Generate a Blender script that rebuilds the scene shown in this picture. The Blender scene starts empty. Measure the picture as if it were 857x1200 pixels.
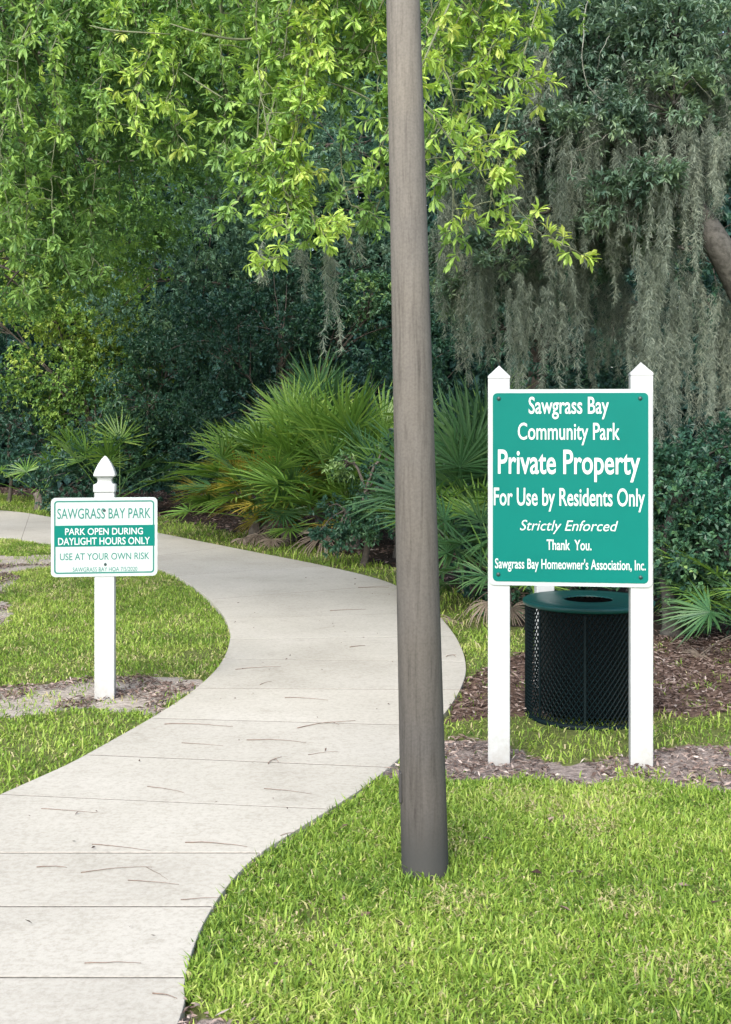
import bpy, bmesh, math
import numpy as np
from mathutils import Vector, Matrix

R = math.radians
rng = np.random.default_rng(7)
scene = bpy.context.scene
col = scene.collection

# ------------------------------------------------------------------ camera, sky, sun, exposure
CAM_H, FPX, CX, HY = 1.55, 1440.0, 428.5, 490.0
cam_d = bpy.data.cameras.new('camera')
cam = bpy.data.objects.new('camera', cam_d)
col.objects.link(cam)
cam.location = (0, 0, CAM_H)
cam.rotation_euler = (R(90), 0, 0)
cam_d.sensor_fit = 'VERTICAL'
cam_d.sensor_height = 36
cam_d.lens = FPX / 1200 * 36
cam_d.shift_y = -(600 - HY) / 1200
cam_d.clip_end = 2000
scene.camera = cam

SUN_EL, SUN_AZ = 42, 198          # azimuth the light comes from, clockwise from +Y
world = bpy.data.worlds.new('World')
scene.world = world
world.use_nodes = True
wn = world.node_tree
wn.nodes.clear()
sky = wn.nodes.new('ShaderNodeTexSky')
sky.sky_type = 'NISHITA'
sky.sun_disc = False
sky.sun_elevation = R(SUN_EL)
sky.sun_rotation = R(SUN_AZ)
sky.dust_density = 3.0
hs = wn.nodes.new('ShaderNodeHueSaturation')
hs.inputs['Saturation'].default_value = 0.85
bg = wn.nodes.new('ShaderNodeBackground')
bg.inputs['Strength'].default_value = 0.15
wo = wn.nodes.new('ShaderNodeOutputWorld')
wn.links.new(sky.outputs[0], hs.inputs['Color'])
wn.links.new(hs.outputs[0], bg.inputs['Color'])
wn.links.new(bg.outputs[0], wo.inputs['Surface'])

sun_d = bpy.data.lights.new('sun', 'SUN')
sun_d.energy = 1.5
sun_d.angle = R(40)
sun_d.color = (1.0, 0.965, 0.91)
sun = bpy.data.objects.new('sun', sun_d)
col.objects.link(sun)
_sd = Vector((math.sin(R(SUN_AZ)) * math.cos(R(SUN_EL)), math.cos(R(SUN_AZ)) * math.cos(R(SUN_EL)), math.sin(R(SUN_EL))))
sun.rotation_euler = _sd.to_track_quat('Z', 'Y').to_euler()
sun.location = _sd * 40

vs = scene.view_settings
vs.view_transform = 'Standard'
vs.look = 'None'
vs.exposure = 1.32
vs.gamma = 1
vs.use_curve_mapping = False
scene.render.engine = 'CYCLES'
scene.cycles.max_bounces = 6
scene.cycles.diffuse_bounces = 3
scene.cycles.glossy_bounces = 2
scene.cycles.transmission_bounces = 3
scene.cycles.caustics_reflective = False
scene.cycles.caustics_refractive = False


# ------------------------------------------------------------------ helpers
def P(px, py, Y):
    """The point at distance Y that the photograph shows at pixel px, py."""
    return np.array([(px - CX) / FPX * Y, Y, CAM_H - (py - HY) / FPX * Y])


def G(px, py):
    """The point of the flat ground that the photograph shows at px, py."""
    Y = FPX * CAM_H / (py - HY)
    return np.array([(px - CX) / FPX * Y, Y])


def nrmz(a):
    return a / np.maximum(np.linalg.norm(a, axis=-1, keepdims=True), 1e-9)


def tag(o, label=None, cat=None, group=None, kind=None):
    if label: o['label'] = label
    if cat: o['category'] = cat
    if group: o['group'] = group
    if kind: o['kind'] = kind
    return o


def link(o, parent=None):
    col.objects.link(o)
    if parent is not None: o.parent = parent
    return o


def empty(name, loc, label, cat, group=None, rz=0.0):
    o = bpy.data.objects.new(name, None)
    o.empty_display_size = 0.2
    o.location = loc
    o.rotation_euler = (0, 0, rz)
    return link(tag(o, label, cat, group))


class MB:
    """Collects faces (all quads or triangles) and links them as one mesh object."""
    def __init__(self):
        self.v, self.f, self.t, self.m, self.n = [], [], [], [], 0

    def add(self, v, f, tint=0.5, mat=0):
        v = np.asarray(v, float).reshape(-1, 3)
        t = np.broadcast_to(np.asarray(tint, float), (len(v),))
        self.v.append(v)
        self.t.append(t)
        f = np.asarray(f, int)
        self.f.append(f + self.n)
        self.m.append(np.full(len(f), mat))
        self.n += len(v)

    def box(self, lo, hi, tint=0.5, mat=0):
        x0, y0, z0 = lo
        x1, y1, z1 = hi
        v = [(x0, y0, z0), (x1, y0, z0), (x1, y1, z0), (x0, y1, z0), (x0, y0, z1), (x1, y0, z1), (x1, y1, z1), (x0, y1, z1)]
        f = [(0, 3, 2, 1), (4, 5, 6, 7), (0, 1, 5, 4), (1, 2, 6, 5), (2, 3, 7, 6), (3, 0, 4, 7)]
        self.add(v, f, tint, mat)

    def tube(self, pts, rad, sides=6, tint=0.5, mat=0, cap=True):
        pts = np.asarray(pts, float)
        n = len(pts)
        rad = np.broadcast_to(np.asarray(rad, float), (n,))
        tan = np.gradient(pts, axis=0)
        tan = nrmz(tan)
        ref = np.array([0, 0, 1.0]) if abs(tan[0][2]) < 0.9 else np.array([1.0, 0, 0])
        u = np.cross(tan, ref)
        u = nrmz(u)
        w = np.cross(tan, u)
        a = np.arange(sides) / sides * 2 * np.pi
        ring = pts[:, None, :] + rad[:, None, None] * (np.cos(a)[None, :, None] * u[:, None, :] + np.sin(a)[None, :, None] * w[:, None, :])
        i, j = np.meshgrid(np.arange(n - 1), np.arange(sides), indexing='ij')
        j2 = (j + 1) % sides
        f = np.stack([i * sides + j, i * sides + j2, (i + 1) * sides + j2, (i + 1) * sides + j], -1).reshape(-1, 4)
        v = ring.reshape(-1, 3)
        tt = np.repeat(np.broadcast_to(np.asarray(tint, float), (n,)), sides)
        self.add(v, f, tt, mat)
        if cap:
            k = self.n
            self.add(pts[[0, -1]], np.zeros((0, 3), int), tt[0], mat)
            base = k - len(v)
            fa = [(k, base + (q + 1) % sides, base + q) for q in range(sides)]
            e = base + (n - 1) * sides
            fb = [(k + 1, e + q, e + (q + 1) % sides) for q in range(sides)]
            self.f.append(np.array(fa + fb))
            self.m.append(np.full(2 * sides, mat))

    def lathe(self, prof, sides=32, tint=0.5, mat=0, phase=0.0, loc=(0, 0, 0), squash=1.0):
        prof = np.asarray(prof, float)
        n = len(prof)
        a = np.arange(sides) / sides * 2 * np.pi + phase
        v = np.stack([prof[:, 0, None] * np.cos(a), prof[:, 0, None] * np.sin(a), np.repeat(prof[:, 1, None], sides, 1)], -1)
        v = v + np.asarray(loc)
        i, j = np.meshgrid(np.arange(n - 1), np.arange(sides), indexing='ij')
        j2 = (j + 1) % sides
        f = np.stack([i * sides + j, i * sides + j2, (i + 1) * sides + j2, (i + 1) * sides + j], -1).reshape(-1, 4)
        self.add(v.reshape(-1, 3), f, tint, mat)

    def build(self, name, mats, parent=None, smooth=False, me_only=False):
        if not isinstance(mats, (list, tuple)): mats = [mats]
        me = bpy.data.meshes.new(name)
        v = np.concatenate(self.v)
        me.vertices.add(len(v))
        me.vertices.foreach_set('co', v.astype(np.float32).ravel())
        loops = np.concatenate([f.ravel() for f in self.f])
        tot = np.concatenate([np.full(len(f), f.shape[1]) for f in self.f if len(f)])
        start = np.concatenate([[0], np.cumsum(tot)[:-1]])
        mi = np.concatenate(self.m)
        me.loops.add(len(loops))
        me.loops.foreach_set('vertex_index', loops.astype(np.int32))
        me.polygons.add(len(tot))
        me.polygons.foreach_set('loop_start', start.astype(np.int32))
        me.polygons.foreach_set('material_index', mi.astype(np.int32))
        if smooth: me.polygons.foreach_set('use_smooth', np.ones(len(tot), bool))
        at = me.attributes.new('tint', 'FLOAT', 'POINT')
        at.data.foreach_set('value', np.concatenate(self.t).astype(np.float32))
        for m in mats: me.materials.append(m)
        me.update(calc_edges=True)
        if not smooth: me.shade_flat()
        if me_only: return me
        return link(bpy.data.objects.new(name, me), parent)


def vnoise(x, y, s, seed=0):
    """Smooth value noise in 0..1 at scale s."""
    x, y = np.asarray(x) / s, np.asarray(y) / s
    xi, yi = np.floor(x).astype(np.int64), np.floor(y).astype(np.int64)
    fx, fy = x - xi, y - yi
    fx, fy = fx * fx * (3 - 2 * fx), fy * fy * (3 - 2 * fy)
    def h(a, b):
        n = (a * 374761393 + b * 668265263 + seed * 974711) & 0x7fffffff
        n = ((n ^ (n >> 13)) * 1274126177) & 0x7fffffff
        return ((n ^ (n >> 16)) & 0xffff) / 65535.0
    return (h(xi, yi) * (1 - fx) + h(xi + 1, yi) * fx) * (1 - fy) + (h(xi, yi + 1) * (1 - fx) + h(xi + 1, yi + 1) * fx) * fy


def inpoly(x, y, poly):
    poly = np.asarray(poly)
    c = np.zeros(np.shape(x), bool)
    j = len(poly) - 1
    for i in range(len(poly)):
        xi, yi = poly[i]
        xj, yj = poly[j]
        cond = ((yi > y) != (yj > y)) & (x < (xj - xi) * (y - yi) / (yj - yi + 1e-12) + xi)
        c ^= cond
        j = i
    return c


def smooth_line(pts, per=8):
    """Catmull-Rom through the points."""
    p = np.asarray(pts, float)
    q = np.vstack([2 * p[0] - p[1], p, 2 * p[-1] - p[-2]])
    out = []
    for i in range(1, len(q) - 2):
        a, b, c, d = q[i - 1], q[i], q[i + 1], q[i + 2]
        for t in np.arange(per) / per:
            out.append(0.5 * (2 * b + (c - a) * t + (2 * a - 5 * b + 4 * c - d) * t * t + (3 * b - a - 3 * c + d) * t ** 3))
    out.append(p[-1])
    return np.array(out)


# ------------------------------------------------------------------ materials
def mat(name):
    m = bpy.data.materials.new(name)
    m.use_nodes = True
    m.node_tree.nodes.clear()
    return m, m.node_tree.nodes, m.node_tree.links


def node(ns, t, **kw):
    n = ns.new(t)
    for k, v in kw.items():
        if k in n.inputs: n.inputs[k].default_value = v
        else: setattr(n, k, v)
    return n


def ramp(ns, stops, interp='LINEAR'):
    r = ns.new('ShaderNodeValToRGB')
    cr = r.color_ramp
    cr.interpolation = interp
    while len(cr.elements) > 1: cr.elements.remove(cr.elements[0])
    cr.elements[0].position = stops[0][0]
    cr.elements[0].color = (*stops[0][1], 1)
    for p, c in stops[1:]:
        e = cr.elements.new(p)
        e.color = (*c, 1)
    return r


def plain(name, c, rough=0.5, spec=0.5, noise=0.0, nscale=20, bump=0.0, metallic=0.0, dirt=None):
    m, ns, L = mat(name)
    o = ns.new('ShaderNodeOutputMaterial')
    b = node(ns, 'ShaderNodeBsdfPrincipled', Roughness=rough, Metallic=metallic)
    b.inputs['Specular IOR Level'].default_value = spec
    L.new(b.outputs[0], o.inputs[0])
    tc = ns.new('ShaderNodeTexCoord')
    nz = node(ns, 'ShaderNodeTexNoise', Scale=nscale, Detail=5.0, Roughness=0.6)
    L.new(tc.outputs['Object'], nz.inputs['Vector'])
    lo = dirt if dirt else tuple(x * (1 - noise) for x in c)
    rp = ramp(ns, [(0.25, lo), (0.55, c), (0.8, tuple(min(1, x * (1 + noise * 0.4)) for x in c))])
    L.new(nz.outputs[0], rp.inputs[0])
    L.new(rp.outputs[0], b.inputs['Base Color'])
    if bump:
        bp = node(ns, 'ShaderNodeBump', Strength=bump, Distance=0.01)
        L.new(nz.outputs[0], bp.inputs['Height'])
        L.new(bp.outputs[0], b.inputs['Normal'])
    return m


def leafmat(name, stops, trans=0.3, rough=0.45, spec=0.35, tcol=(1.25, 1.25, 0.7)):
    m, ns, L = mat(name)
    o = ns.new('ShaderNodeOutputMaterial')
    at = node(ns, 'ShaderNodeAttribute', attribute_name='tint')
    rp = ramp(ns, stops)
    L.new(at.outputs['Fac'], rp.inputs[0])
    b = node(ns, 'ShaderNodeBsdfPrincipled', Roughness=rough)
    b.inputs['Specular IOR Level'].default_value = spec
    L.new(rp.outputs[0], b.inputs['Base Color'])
    if trans > 0:
        t = ns.new('ShaderNodeBsdfTranslucent')
        mx = node(ns, 'ShaderNodeMix', data_type='RGBA', blend_type='MULTIPLY')
        mx.inputs[0].default_value = 1.0
        mx.inputs[7].default_value = (*tcol, 1)
        L.new(rp.outputs[0], mx.inputs[6])
        L.new(mx.outputs[2], t.inputs['Color'])
        ms = node(ns, 'ShaderNodeMixShader')
        ms.inputs[0].default_value = trans
        L.new(b.outputs[0], ms.inputs[1])
        L.new(t.outputs[0], ms.inputs[2])
        L.new(ms.outputs[0], o.inputs[0])
    else:
        L.new(b.outputs[0], o.inputs[0])
    return m


M = {}
M['white'] = plain('white_vinyl', (0.445, 0.47, 0.475), 0.4, 0.3, 0.05, 6, dirt=(0.385, 0.405, 0.40))
def post_white():
    m = plain('post_vinyl', (0.445, 0.47, 0.475), 0.4, 0.3, 0.05, 6, dirt=(0.385, 0.405, 0.40))
    ns, L = m.node_tree.nodes, m.node_tree.links
    b = next(n for n in ns if n.type == 'BSDF_PRINCIPLED')
    src = b.inputs['Base Color'].links[0].from_socket
    tc = ns.new('ShaderNodeTexCoord')
    sp = ns.new('ShaderNodeSeparateXYZ')
    L.new(tc.outputs['Object'], sp.inputs[0])
    nz = node(ns, 'ShaderNodeTexNoise', Scale=28.0, Detail=6.0, Roughness=0.7)
    L.new(tc.outputs['Object'], nz.inputs['Vector'])
    ma = node(ns, 'ShaderNodeMath', operation='MULTIPLY_ADD')
    ma.inputs[1].default_value = -0.55
    L.new(nz.outputs[0], ma.inputs[0])
    L.new(sp.outputs['Z'], ma.inputs[2])
    rr = ramp(ns, [(0.0, (0, 0, 0)), (1.0, (0.4, 0.4, 0.4))])
    sc = node(ns, 'ShaderNodeMath', operation='MULTIPLY_ADD')
    sc.inputs[1].default_value = -5.0
    sc.inputs[2].default_value = -0.55
    L.new(ma.outputs[0], sc.inputs[0])
    L.new(sc.outputs[0], rr.inputs[0])
    mx = node(ns, 'ShaderNodeMix', data_type='RGBA')
    L.new(rr.outputs[0], mx.inputs[0])
    L.new(src, mx.inputs[6])
    mx.inputs[7].default_value = (0.23, 0.20, 0.165, 1)
    L.new(mx.outputs[2], b.inputs['Base Color'])
    return m


M['post'] = post_white()
M['sign_white'] = plain('sign_white', (0.41, 0.47, 0.47), 0.4, 0.5, 0.04, 3)
M['sign_green'] = plain('sign_green', (0.0, 0.15, 0.125), 0.45, 0.15, 0.08, 3)
M['park_green'] = plain('park_green', (0.0, 0.15, 0.12), 0.45, 0.15, 0.06, 4)
M['ink_green'] = plain('ink_green', (0.02, 0.16, 0.13), 0.5, 0.4)
M['letter_white'] = plain('letter_white', (0.52, 0.57, 0.57), 0.45, 0.4)
M['bolt'] = plain('bolt', (0.02, 0.05, 0.05), 0.4, 0.5)
M['hatch'] = plain('hatch', (0.045, 0.045, 0.045), 0.6, 0.3)
M['can_dark'] = plain('can_vinyl', (0.002, 0.009, 0.011), 0.6, 0.15, 0.3, 30)
M['can_lid'] = plain('can_lid', (0.003, 0.055, 0.050), 0.4, 0.3, 0.2, 12)
M['liner'] = plain('liner', (0.002, 0.004, 0.006), 0.5, 0.3)
M['twig'] = plain('twig', (0.19, 0.135, 0.105), 0.8, 0.2, 0.4, 40)
M['bark'] = plain('bark', (0.13, 0.115, 0.10), 0.9, 0.2, 0.6, 14, 0.9)
M['bark_grey'] = plain('bark_grey', (0.095, 0.092, 0.083), 0.95, 0.1, 0.65, 22, 1.0)
M['twig_pale'] = plain('twig_pale', (0.26, 0.27, 0.23), 0.8, 0.2, 0.3, 25)
M['twig_green'] = plain('twig_green', (0.15, 0.17, 0.10), 0.7, 0.3, 0.3, 25)

M['oak_bright'] = leafmat('oak_leaf_bright', [(0.0, (0.0523, 0.1198, 0.0466)), (0.35, (0.1104, 0.2268, 0.0776)), (0.65, (0.2207, 0.378, 0.101)), (0.88, (0.4182, 0.5922, 0.132)), (0.95, (0.42, 0.54, 0.125)), (1.0, (0.46, 0.54, 0.14))], 0.35)
M['oak_mid'] = leafmat('oak_leaf_mid', [(0.0, (0.037, 0.0966, 0.0482)), (0.4, (0.0926, 0.207, 0.066)), (0.7, (0.1729, 0.3242, 0.0757)), (1.0, (0.3087, 0.4416, 0.0963))], 0.3)
M['oak_dull'] = leafmat('oak_leaf_dull', [(0.0, (0.0397, 0.1006, 0.0792)), (0.5, (0.1125, 0.2229, 0.1452)), (0.85, (0.2116, 0.345, 0.1914)), (1.0, (0.3042, 0.4456, 0.2244))], 0.25)
M['live_oak'] = leafmat('live_oak_leaf', [(0.0, (0.04, 0.0845, 0.0713)), (0.5, (0.1, 0.1764, 0.1247)), (0.8, (0.1764, 0.2732, 0.1723)), (1.0, (0.2705, 0.3726, 0.1901))], 0.2, 0.4, 0.4)
M['dark_leaf'] = leafmat('dark_leaf', [(0.0, (0.0149, 0.0528, 0.0441)), (0.5, (0.0446, 0.1188, 0.0709)), (0.85, (0.104, 0.2145, 0.0866)), (1.0, (0.2079, 0.33, 0.1103))], 0.15, 0.4)
M['bush_light'] = leafmat('bush_leaf_light', [(0.0, (0.0525, 0.1224, 0.0462)), (0.4, (0.1313, 0.2592, 0.066)), (0.75, (0.2625, 0.4032, 0.0858)), (1.0, (0.42, 0.5184, 0.1188))], 0.3)
M['woods'] = leafmat('woods_leaf', [(0.0, (0.014, 0.0416, 0.0416)), (0.6, (0.0364, 0.096, 0.08)), (1.0, (0.07, 0.152, 0.104))], 0.1, 0.7, 0.2)
M['moss'] = leafmat('moss', [(0.0, (0.1111, 0.145, 0.1196)), (0.5, (0.2394, 0.2856, 0.23)), (1.0, (0.3847, 0.426, 0.3312))], 0.25, 0.9, 0.1, (1, 1, 0.95))
M['frond_green'] = leafmat('frond_green', [(0.0, (0.0383, 0.1077, 0.0288)), (0.5, (0.1277, 0.2534, 0.048)), (1.0, (0.332, 0.456, 0.096))], 0.3, 0.4, 0.45)
M['frond_dark'] = leafmat('frond_dark', [(0.0, (0.0192, 0.0688, 0.0336)), (0.5, (0.054, 0.1438, 0.054)), (1.0, (0.132, 0.2375, 0.084))], 0.2, 0.4, 0.45)
M['frond_yellow'] = leafmat('frond_yellow', [(0.0, (0.14, 0.17, 0.03)), (0.5, (0.30, 0.29, 0.045)), (1.0, (0.42, 0.30, 0.07))], 0.25, 0.5, 0.3)
M['frond_dead'] = leafmat('frond_dead', [(0.0, (0.08, 0.065, 0.055)), (0.5, (0.19, 0.155, 0.125)), (1.0, (0.32, 0.27, 0.22))], 0.1, 0.8, 0.2)
M['grass'] = leafmat('grass_blade', [(0.0, (0.0574, 0.1268, 0.019)), (0.3, (0.1513, 0.2591, 0.0354)), (0.6, (0.2714, 0.3969, 0.0653)), (0.8, (0.4069, 0.5071, 0.1157)), (0.88, (0.4383, 0.452, 0.1769)), (1.0, (0.48, 0.4079, 0.2586))], 0.3, 0.5, 0.3, (1.1, 1.1, 0.7))
M['litter'] = leafmat('litter', [(0.0, (0.035, 0.022, 0.018)), (0.35, (0.11, 0.075, 0.062)), (0.65, (0.23, 0.175, 0.15)), (0.85, (0.34, 0.28, 0.25)), (1.0, (0.46, 0.40, 0.36))], 0.0, 0.85, 0.15)


def concrete():
    m, ns, L = mat('concrete')
    o = ns.new('ShaderNodeOutputMaterial')
    b = node(ns, 'ShaderNodeBsdfPrincipled', Roughness=0.85)
    b.inputs['Specular IOR Level'].default_value = 0.25
    tc = ns.new('ShaderNodeTexCoord')
    n1 = node(ns, 'ShaderNodeTexNoise', Scale=1.1, Detail=6.0, Roughness=0.6)
    n2 = node(ns, 'ShaderNodeTexNoise', Scale=55.0, Detail=4.0, Roughness=0.7)
    n3 = node(ns, 'ShaderNodeTexNoise', Scale=6.0, Detail=8.0, Roughness=0.7)
    mp = node(ns, 'ShaderNodeMapping')
    mp.inputs['Scale'].default_value = (1.0, 14.0, 1.0)
    n4 = node(ns, 'ShaderNodeTexNoise', Scale=5.0, Detail=4.0)
    for n in (n1, n2, n3): L.new(tc.outputs['Object'], n.inputs['Vector'])
    L.new(tc.outputs['Object'], mp.inputs['Vector'])
    L.new(mp.outputs[0], n4.inputs['Vector'])
    r1 = ramp(ns, [(0.3, (0.375, 0.358, 0.312)), (0.5, (0.43, 0.412, 0.362)), (0.7, (0.465, 0.447, 0.398))])
    L.new(n1.outputs[0], r1.inputs[0])
    r3 = ramp(ns, [(0.25, (0.80, 0.79, 0.77)), (0.42, (1, 1, 1))])
    L.new(n3.outputs[0], r3.inputs[0])
    r2 = ramp(ns, [(0.3, (0.80, 0.79, 0.77)), (0.55, (1, 1, 1)), (0.8, (1.06, 1.06, 1.06))])
    L.new(n2.outputs[0], r2.inputs[0])
    r4 = ramp(ns, [(0.3, (0.96, 0.96, 0.955)), (0.6, (1, 1, 1))])
    L.new(n4.outputs[0], r4.inputs[0])
    prev = r1.outputs[0]
    for r in (r3, r2, r4):
        mx = node(ns, 'ShaderNodeMix', data_type='RGBA', blend_type='MULTIPLY')
        mx.inputs[0].default_value = 1.0
        L.new(prev, mx.inputs[6])
        L.new(r.outputs[0], mx.inputs[7])
        prev = mx.outputs[2]
    at = node(ns, 'ShaderNodeAttribute', attribute_name='tint')      # each panel was poured a touch lighter or darker
    mx = node(ns, 'ShaderNodeMix', data_type='RGBA', blend_type='MULTIPLY')
    mx.inputs[0].default_value = 1.0
    L.new(prev, mx.inputs[6])
    L.new(at.outputs['Fac'], mx.inputs[7])
    L.new(mx.outputs[2], b.inputs['Base Color'])
    bp = node(ns, 'ShaderNodeBump', Strength=0.35, Distance=0.003)
    L.new(n2.outputs[0], bp.inputs['Height'])
    L.new(bp.outputs[0], b.inputs['Normal'])
    L.new(b.outputs[0], o.inputs[0])
    return m


def ground_mat():
    m, ns, L = mat('ground')
    o = ns.new('ShaderNodeOutputMaterial')
    b = node(ns, 'ShaderNodeBsdfPrincipled', Roughness=0.95)
    b.inputs['Specular IOR Level'].default_value = 0.15
    tc = ns.new('ShaderNodeTexCoord')
    n1 = node(ns, 'ShaderNodeTexNoise', Scale=38.0, Detail=6.0, Roughness=0.7)
    n2 = node(ns, 'ShaderNodeTexNoise', Scale=3.0, Detail=6.0, Roughness=0.6)
    for n in (n1, n2): L.new(tc.outputs['Object'], n.inputs['Vector'])
    soil = ramp(ns, [(0.3, (0.06, 0.075, 0.022)), (0.55, (0.125, 0.15, 0.045)), (0.75, (0.21, 0.21, 0.09))])
    mulch = ramp(ns, [(0.3, (0.09, 0.07, 0.062)), (0.5, (0.24, 0.20, 0.18)), (0.7, (0.38, 0.33, 0.30))])
    brown = ramp(ns, [(0.3, (0.05, 0.030, 0.024)), (0.5, (0.13, 0.085, 0.065)), (0.72, (0.24, 0.17, 0.13))])
    sand = ramp(ns, [(0.3, (0.17, 0.14, 0.12)), (0.5, (0.36, 0.32, 0.28)), (0.7, (0.50, 0.46, 0.41))])
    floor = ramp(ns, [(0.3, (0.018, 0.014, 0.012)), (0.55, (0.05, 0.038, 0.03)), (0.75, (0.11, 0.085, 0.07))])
    for r in (soil, mulch, brown, sand, floor): L.new(n1.outputs[0], r.inputs[0])
    prev = soil.outputs[0]
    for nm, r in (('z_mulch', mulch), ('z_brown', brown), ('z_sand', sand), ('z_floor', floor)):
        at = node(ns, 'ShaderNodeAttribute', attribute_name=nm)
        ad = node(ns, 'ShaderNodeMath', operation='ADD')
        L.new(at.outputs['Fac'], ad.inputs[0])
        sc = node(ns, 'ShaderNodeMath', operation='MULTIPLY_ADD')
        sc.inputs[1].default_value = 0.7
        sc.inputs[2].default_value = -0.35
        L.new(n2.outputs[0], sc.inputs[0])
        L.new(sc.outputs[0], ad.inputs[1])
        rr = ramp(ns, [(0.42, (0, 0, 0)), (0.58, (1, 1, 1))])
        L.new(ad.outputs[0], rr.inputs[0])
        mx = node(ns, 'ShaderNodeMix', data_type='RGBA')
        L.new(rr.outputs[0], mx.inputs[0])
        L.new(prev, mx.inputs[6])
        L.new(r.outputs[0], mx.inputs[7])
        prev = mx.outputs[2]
    L.new(prev, b.inputs['Base Color'])
    bp = node(ns, 'ShaderNodeBump', Strength=0.8, Distance=0.02)
    L.new(n1.outputs[0], bp.inputs['Height'])
    L.new(bp.outputs[0], b.inputs['Normal'])
    L.new(b.outputs[0], o.inputs[0])
    return m


def pole_mat():
    m, ns, L = mat('weathered_pole')
    o = ns.new('ShaderNodeOutputMaterial')
    b = node(ns, 'ShaderNodeBsdfPrincipled', Roughness=0.8)
    b.inputs['Specular IOR Level'].default_value = 0.25
    tc = ns.new('ShaderNodeTexCoord')
    mp = node(ns, 'ShaderNodeMapping')
    mp.inputs['Rotation'].default_value = (0, R(14), 0)
    mp.inputs['Scale'].default_value = (22, 22, 1.5)
    L.new(tc.outputs['Object'], mp.inputs['Vector'])
    n1 = node(ns, 'ShaderNodeTexNoise', Scale=2.0, Detail=9.0, Roughness=0.72)
    n1.inputs['Distortion'].default_value = 0.5
    L.new(mp.outputs[0], n1.inputs['Vector'])
    n2 = node(ns, 'ShaderNodeTexNoise', Scale=3.0, Detail=4.0)
    L.new(tc.outputs['Object'], n2.inputs['Vector'])
    n3 = node(ns, 'ShaderNodeTexNoise', Scale=120.0, Detail=3.0)
    L.new(tc.outputs['Object'], n3.inputs['Vector'])
    r1 = ramp(ns, [(0.24, (0.055, 0.053, 0.05)), (0.36, (0.130, 0.122, 0.110)), (0.48, (0.182, 0.172, 0.155)), (0.62, (0.207, 0.196, 0.178)), (0.78, (0.29, 0.276, 0.253))])
    L.new(n1.outputs[0], r1.inputs[0])
    r2 = ramp(ns, [(0.3, (0.72, 0.72, 0.75)), (0.65, (1.05, 1.02, 0.98))])
    L.new(n2.outputs[0], r2.inputs[0])
    r3 = ramp(ns, [(0.3, (0.85, 0.85, 0.85)), (0.6, (1.03, 1.03, 1.03))])
    L.new(n3.outputs[0], r3.inputs[0])
    prev = r1.outputs[0]
    for r in (r2, r3):
        mx = node(ns, 'ShaderNodeMix', data_type='RGBA', blend_type='MULTIPLY')
        mx.inputs[0].default_value = 1.0
        L.new(prev, mx.inputs[6])
        L.new(r.outputs[0], mx.inputs[7])
        prev = mx.outputs[2]
    # darker tone over the lower half, in long uneven tongues
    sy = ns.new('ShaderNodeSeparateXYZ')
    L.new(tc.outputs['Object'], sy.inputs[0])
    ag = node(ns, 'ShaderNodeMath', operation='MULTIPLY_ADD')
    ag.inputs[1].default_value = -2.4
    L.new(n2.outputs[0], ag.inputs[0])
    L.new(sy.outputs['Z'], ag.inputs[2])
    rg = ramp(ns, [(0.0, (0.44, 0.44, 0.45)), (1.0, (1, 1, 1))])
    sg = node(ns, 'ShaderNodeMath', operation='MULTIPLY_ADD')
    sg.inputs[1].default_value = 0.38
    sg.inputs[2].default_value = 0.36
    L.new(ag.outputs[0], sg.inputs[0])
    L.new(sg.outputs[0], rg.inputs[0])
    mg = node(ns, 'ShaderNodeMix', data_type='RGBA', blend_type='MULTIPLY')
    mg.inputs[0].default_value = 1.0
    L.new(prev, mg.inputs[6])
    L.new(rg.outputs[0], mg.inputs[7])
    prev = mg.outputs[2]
    # damp, mildewed foot: an uneven stain
    sx = ns.new('ShaderNodeSeparateXYZ')
    L.new(tc.outputs['Object'], sx.inputs[0])
    ad = node(ns, 'ShaderNodeMath', operation='MULTIPLY_ADD')
    ad.inputs[1].default_value = -0.16
    L.new(n1.outputs[0], ad.inputs[0])
    L.new(sx.outputs['Z'], ad.inputs[2])
    rs = ramp(ns, [(-0.0, (0.85, 0.85, 0.85)), (0.16, (0, 0, 0))])
    L.new(ad.outputs[0], rs.inputs[0])
    mx = node(ns, 'ShaderNodeMix', data_type='RGBA')
    L.new(rs.outputs[0], mx.inputs[0])
    L.new(prev, mx.inputs[6])
    mx.inputs[7].default_value = (0.045, 0.047, 0.047, 1)
    L.new(mx.outputs[2], b.inputs['Base Color'])
    bp = node(ns, 'ShaderNodeBump', Strength=0.4, Distance=0.004)
    L.new(n1.outputs[0], bp.inputs['Height'])
    L.new(bp.outputs[0], b.inputs['Normal'])
    L.new(b.outputs[0], o.inputs[0])
    return m


M['concrete'] = concrete()
M['ground'] = ground_mat()
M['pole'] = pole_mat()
M['joint'] = plain('joint_dirt', (0.17, 0.158, 0.138), 0.95, 0.1, 0.5, 60)

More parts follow.
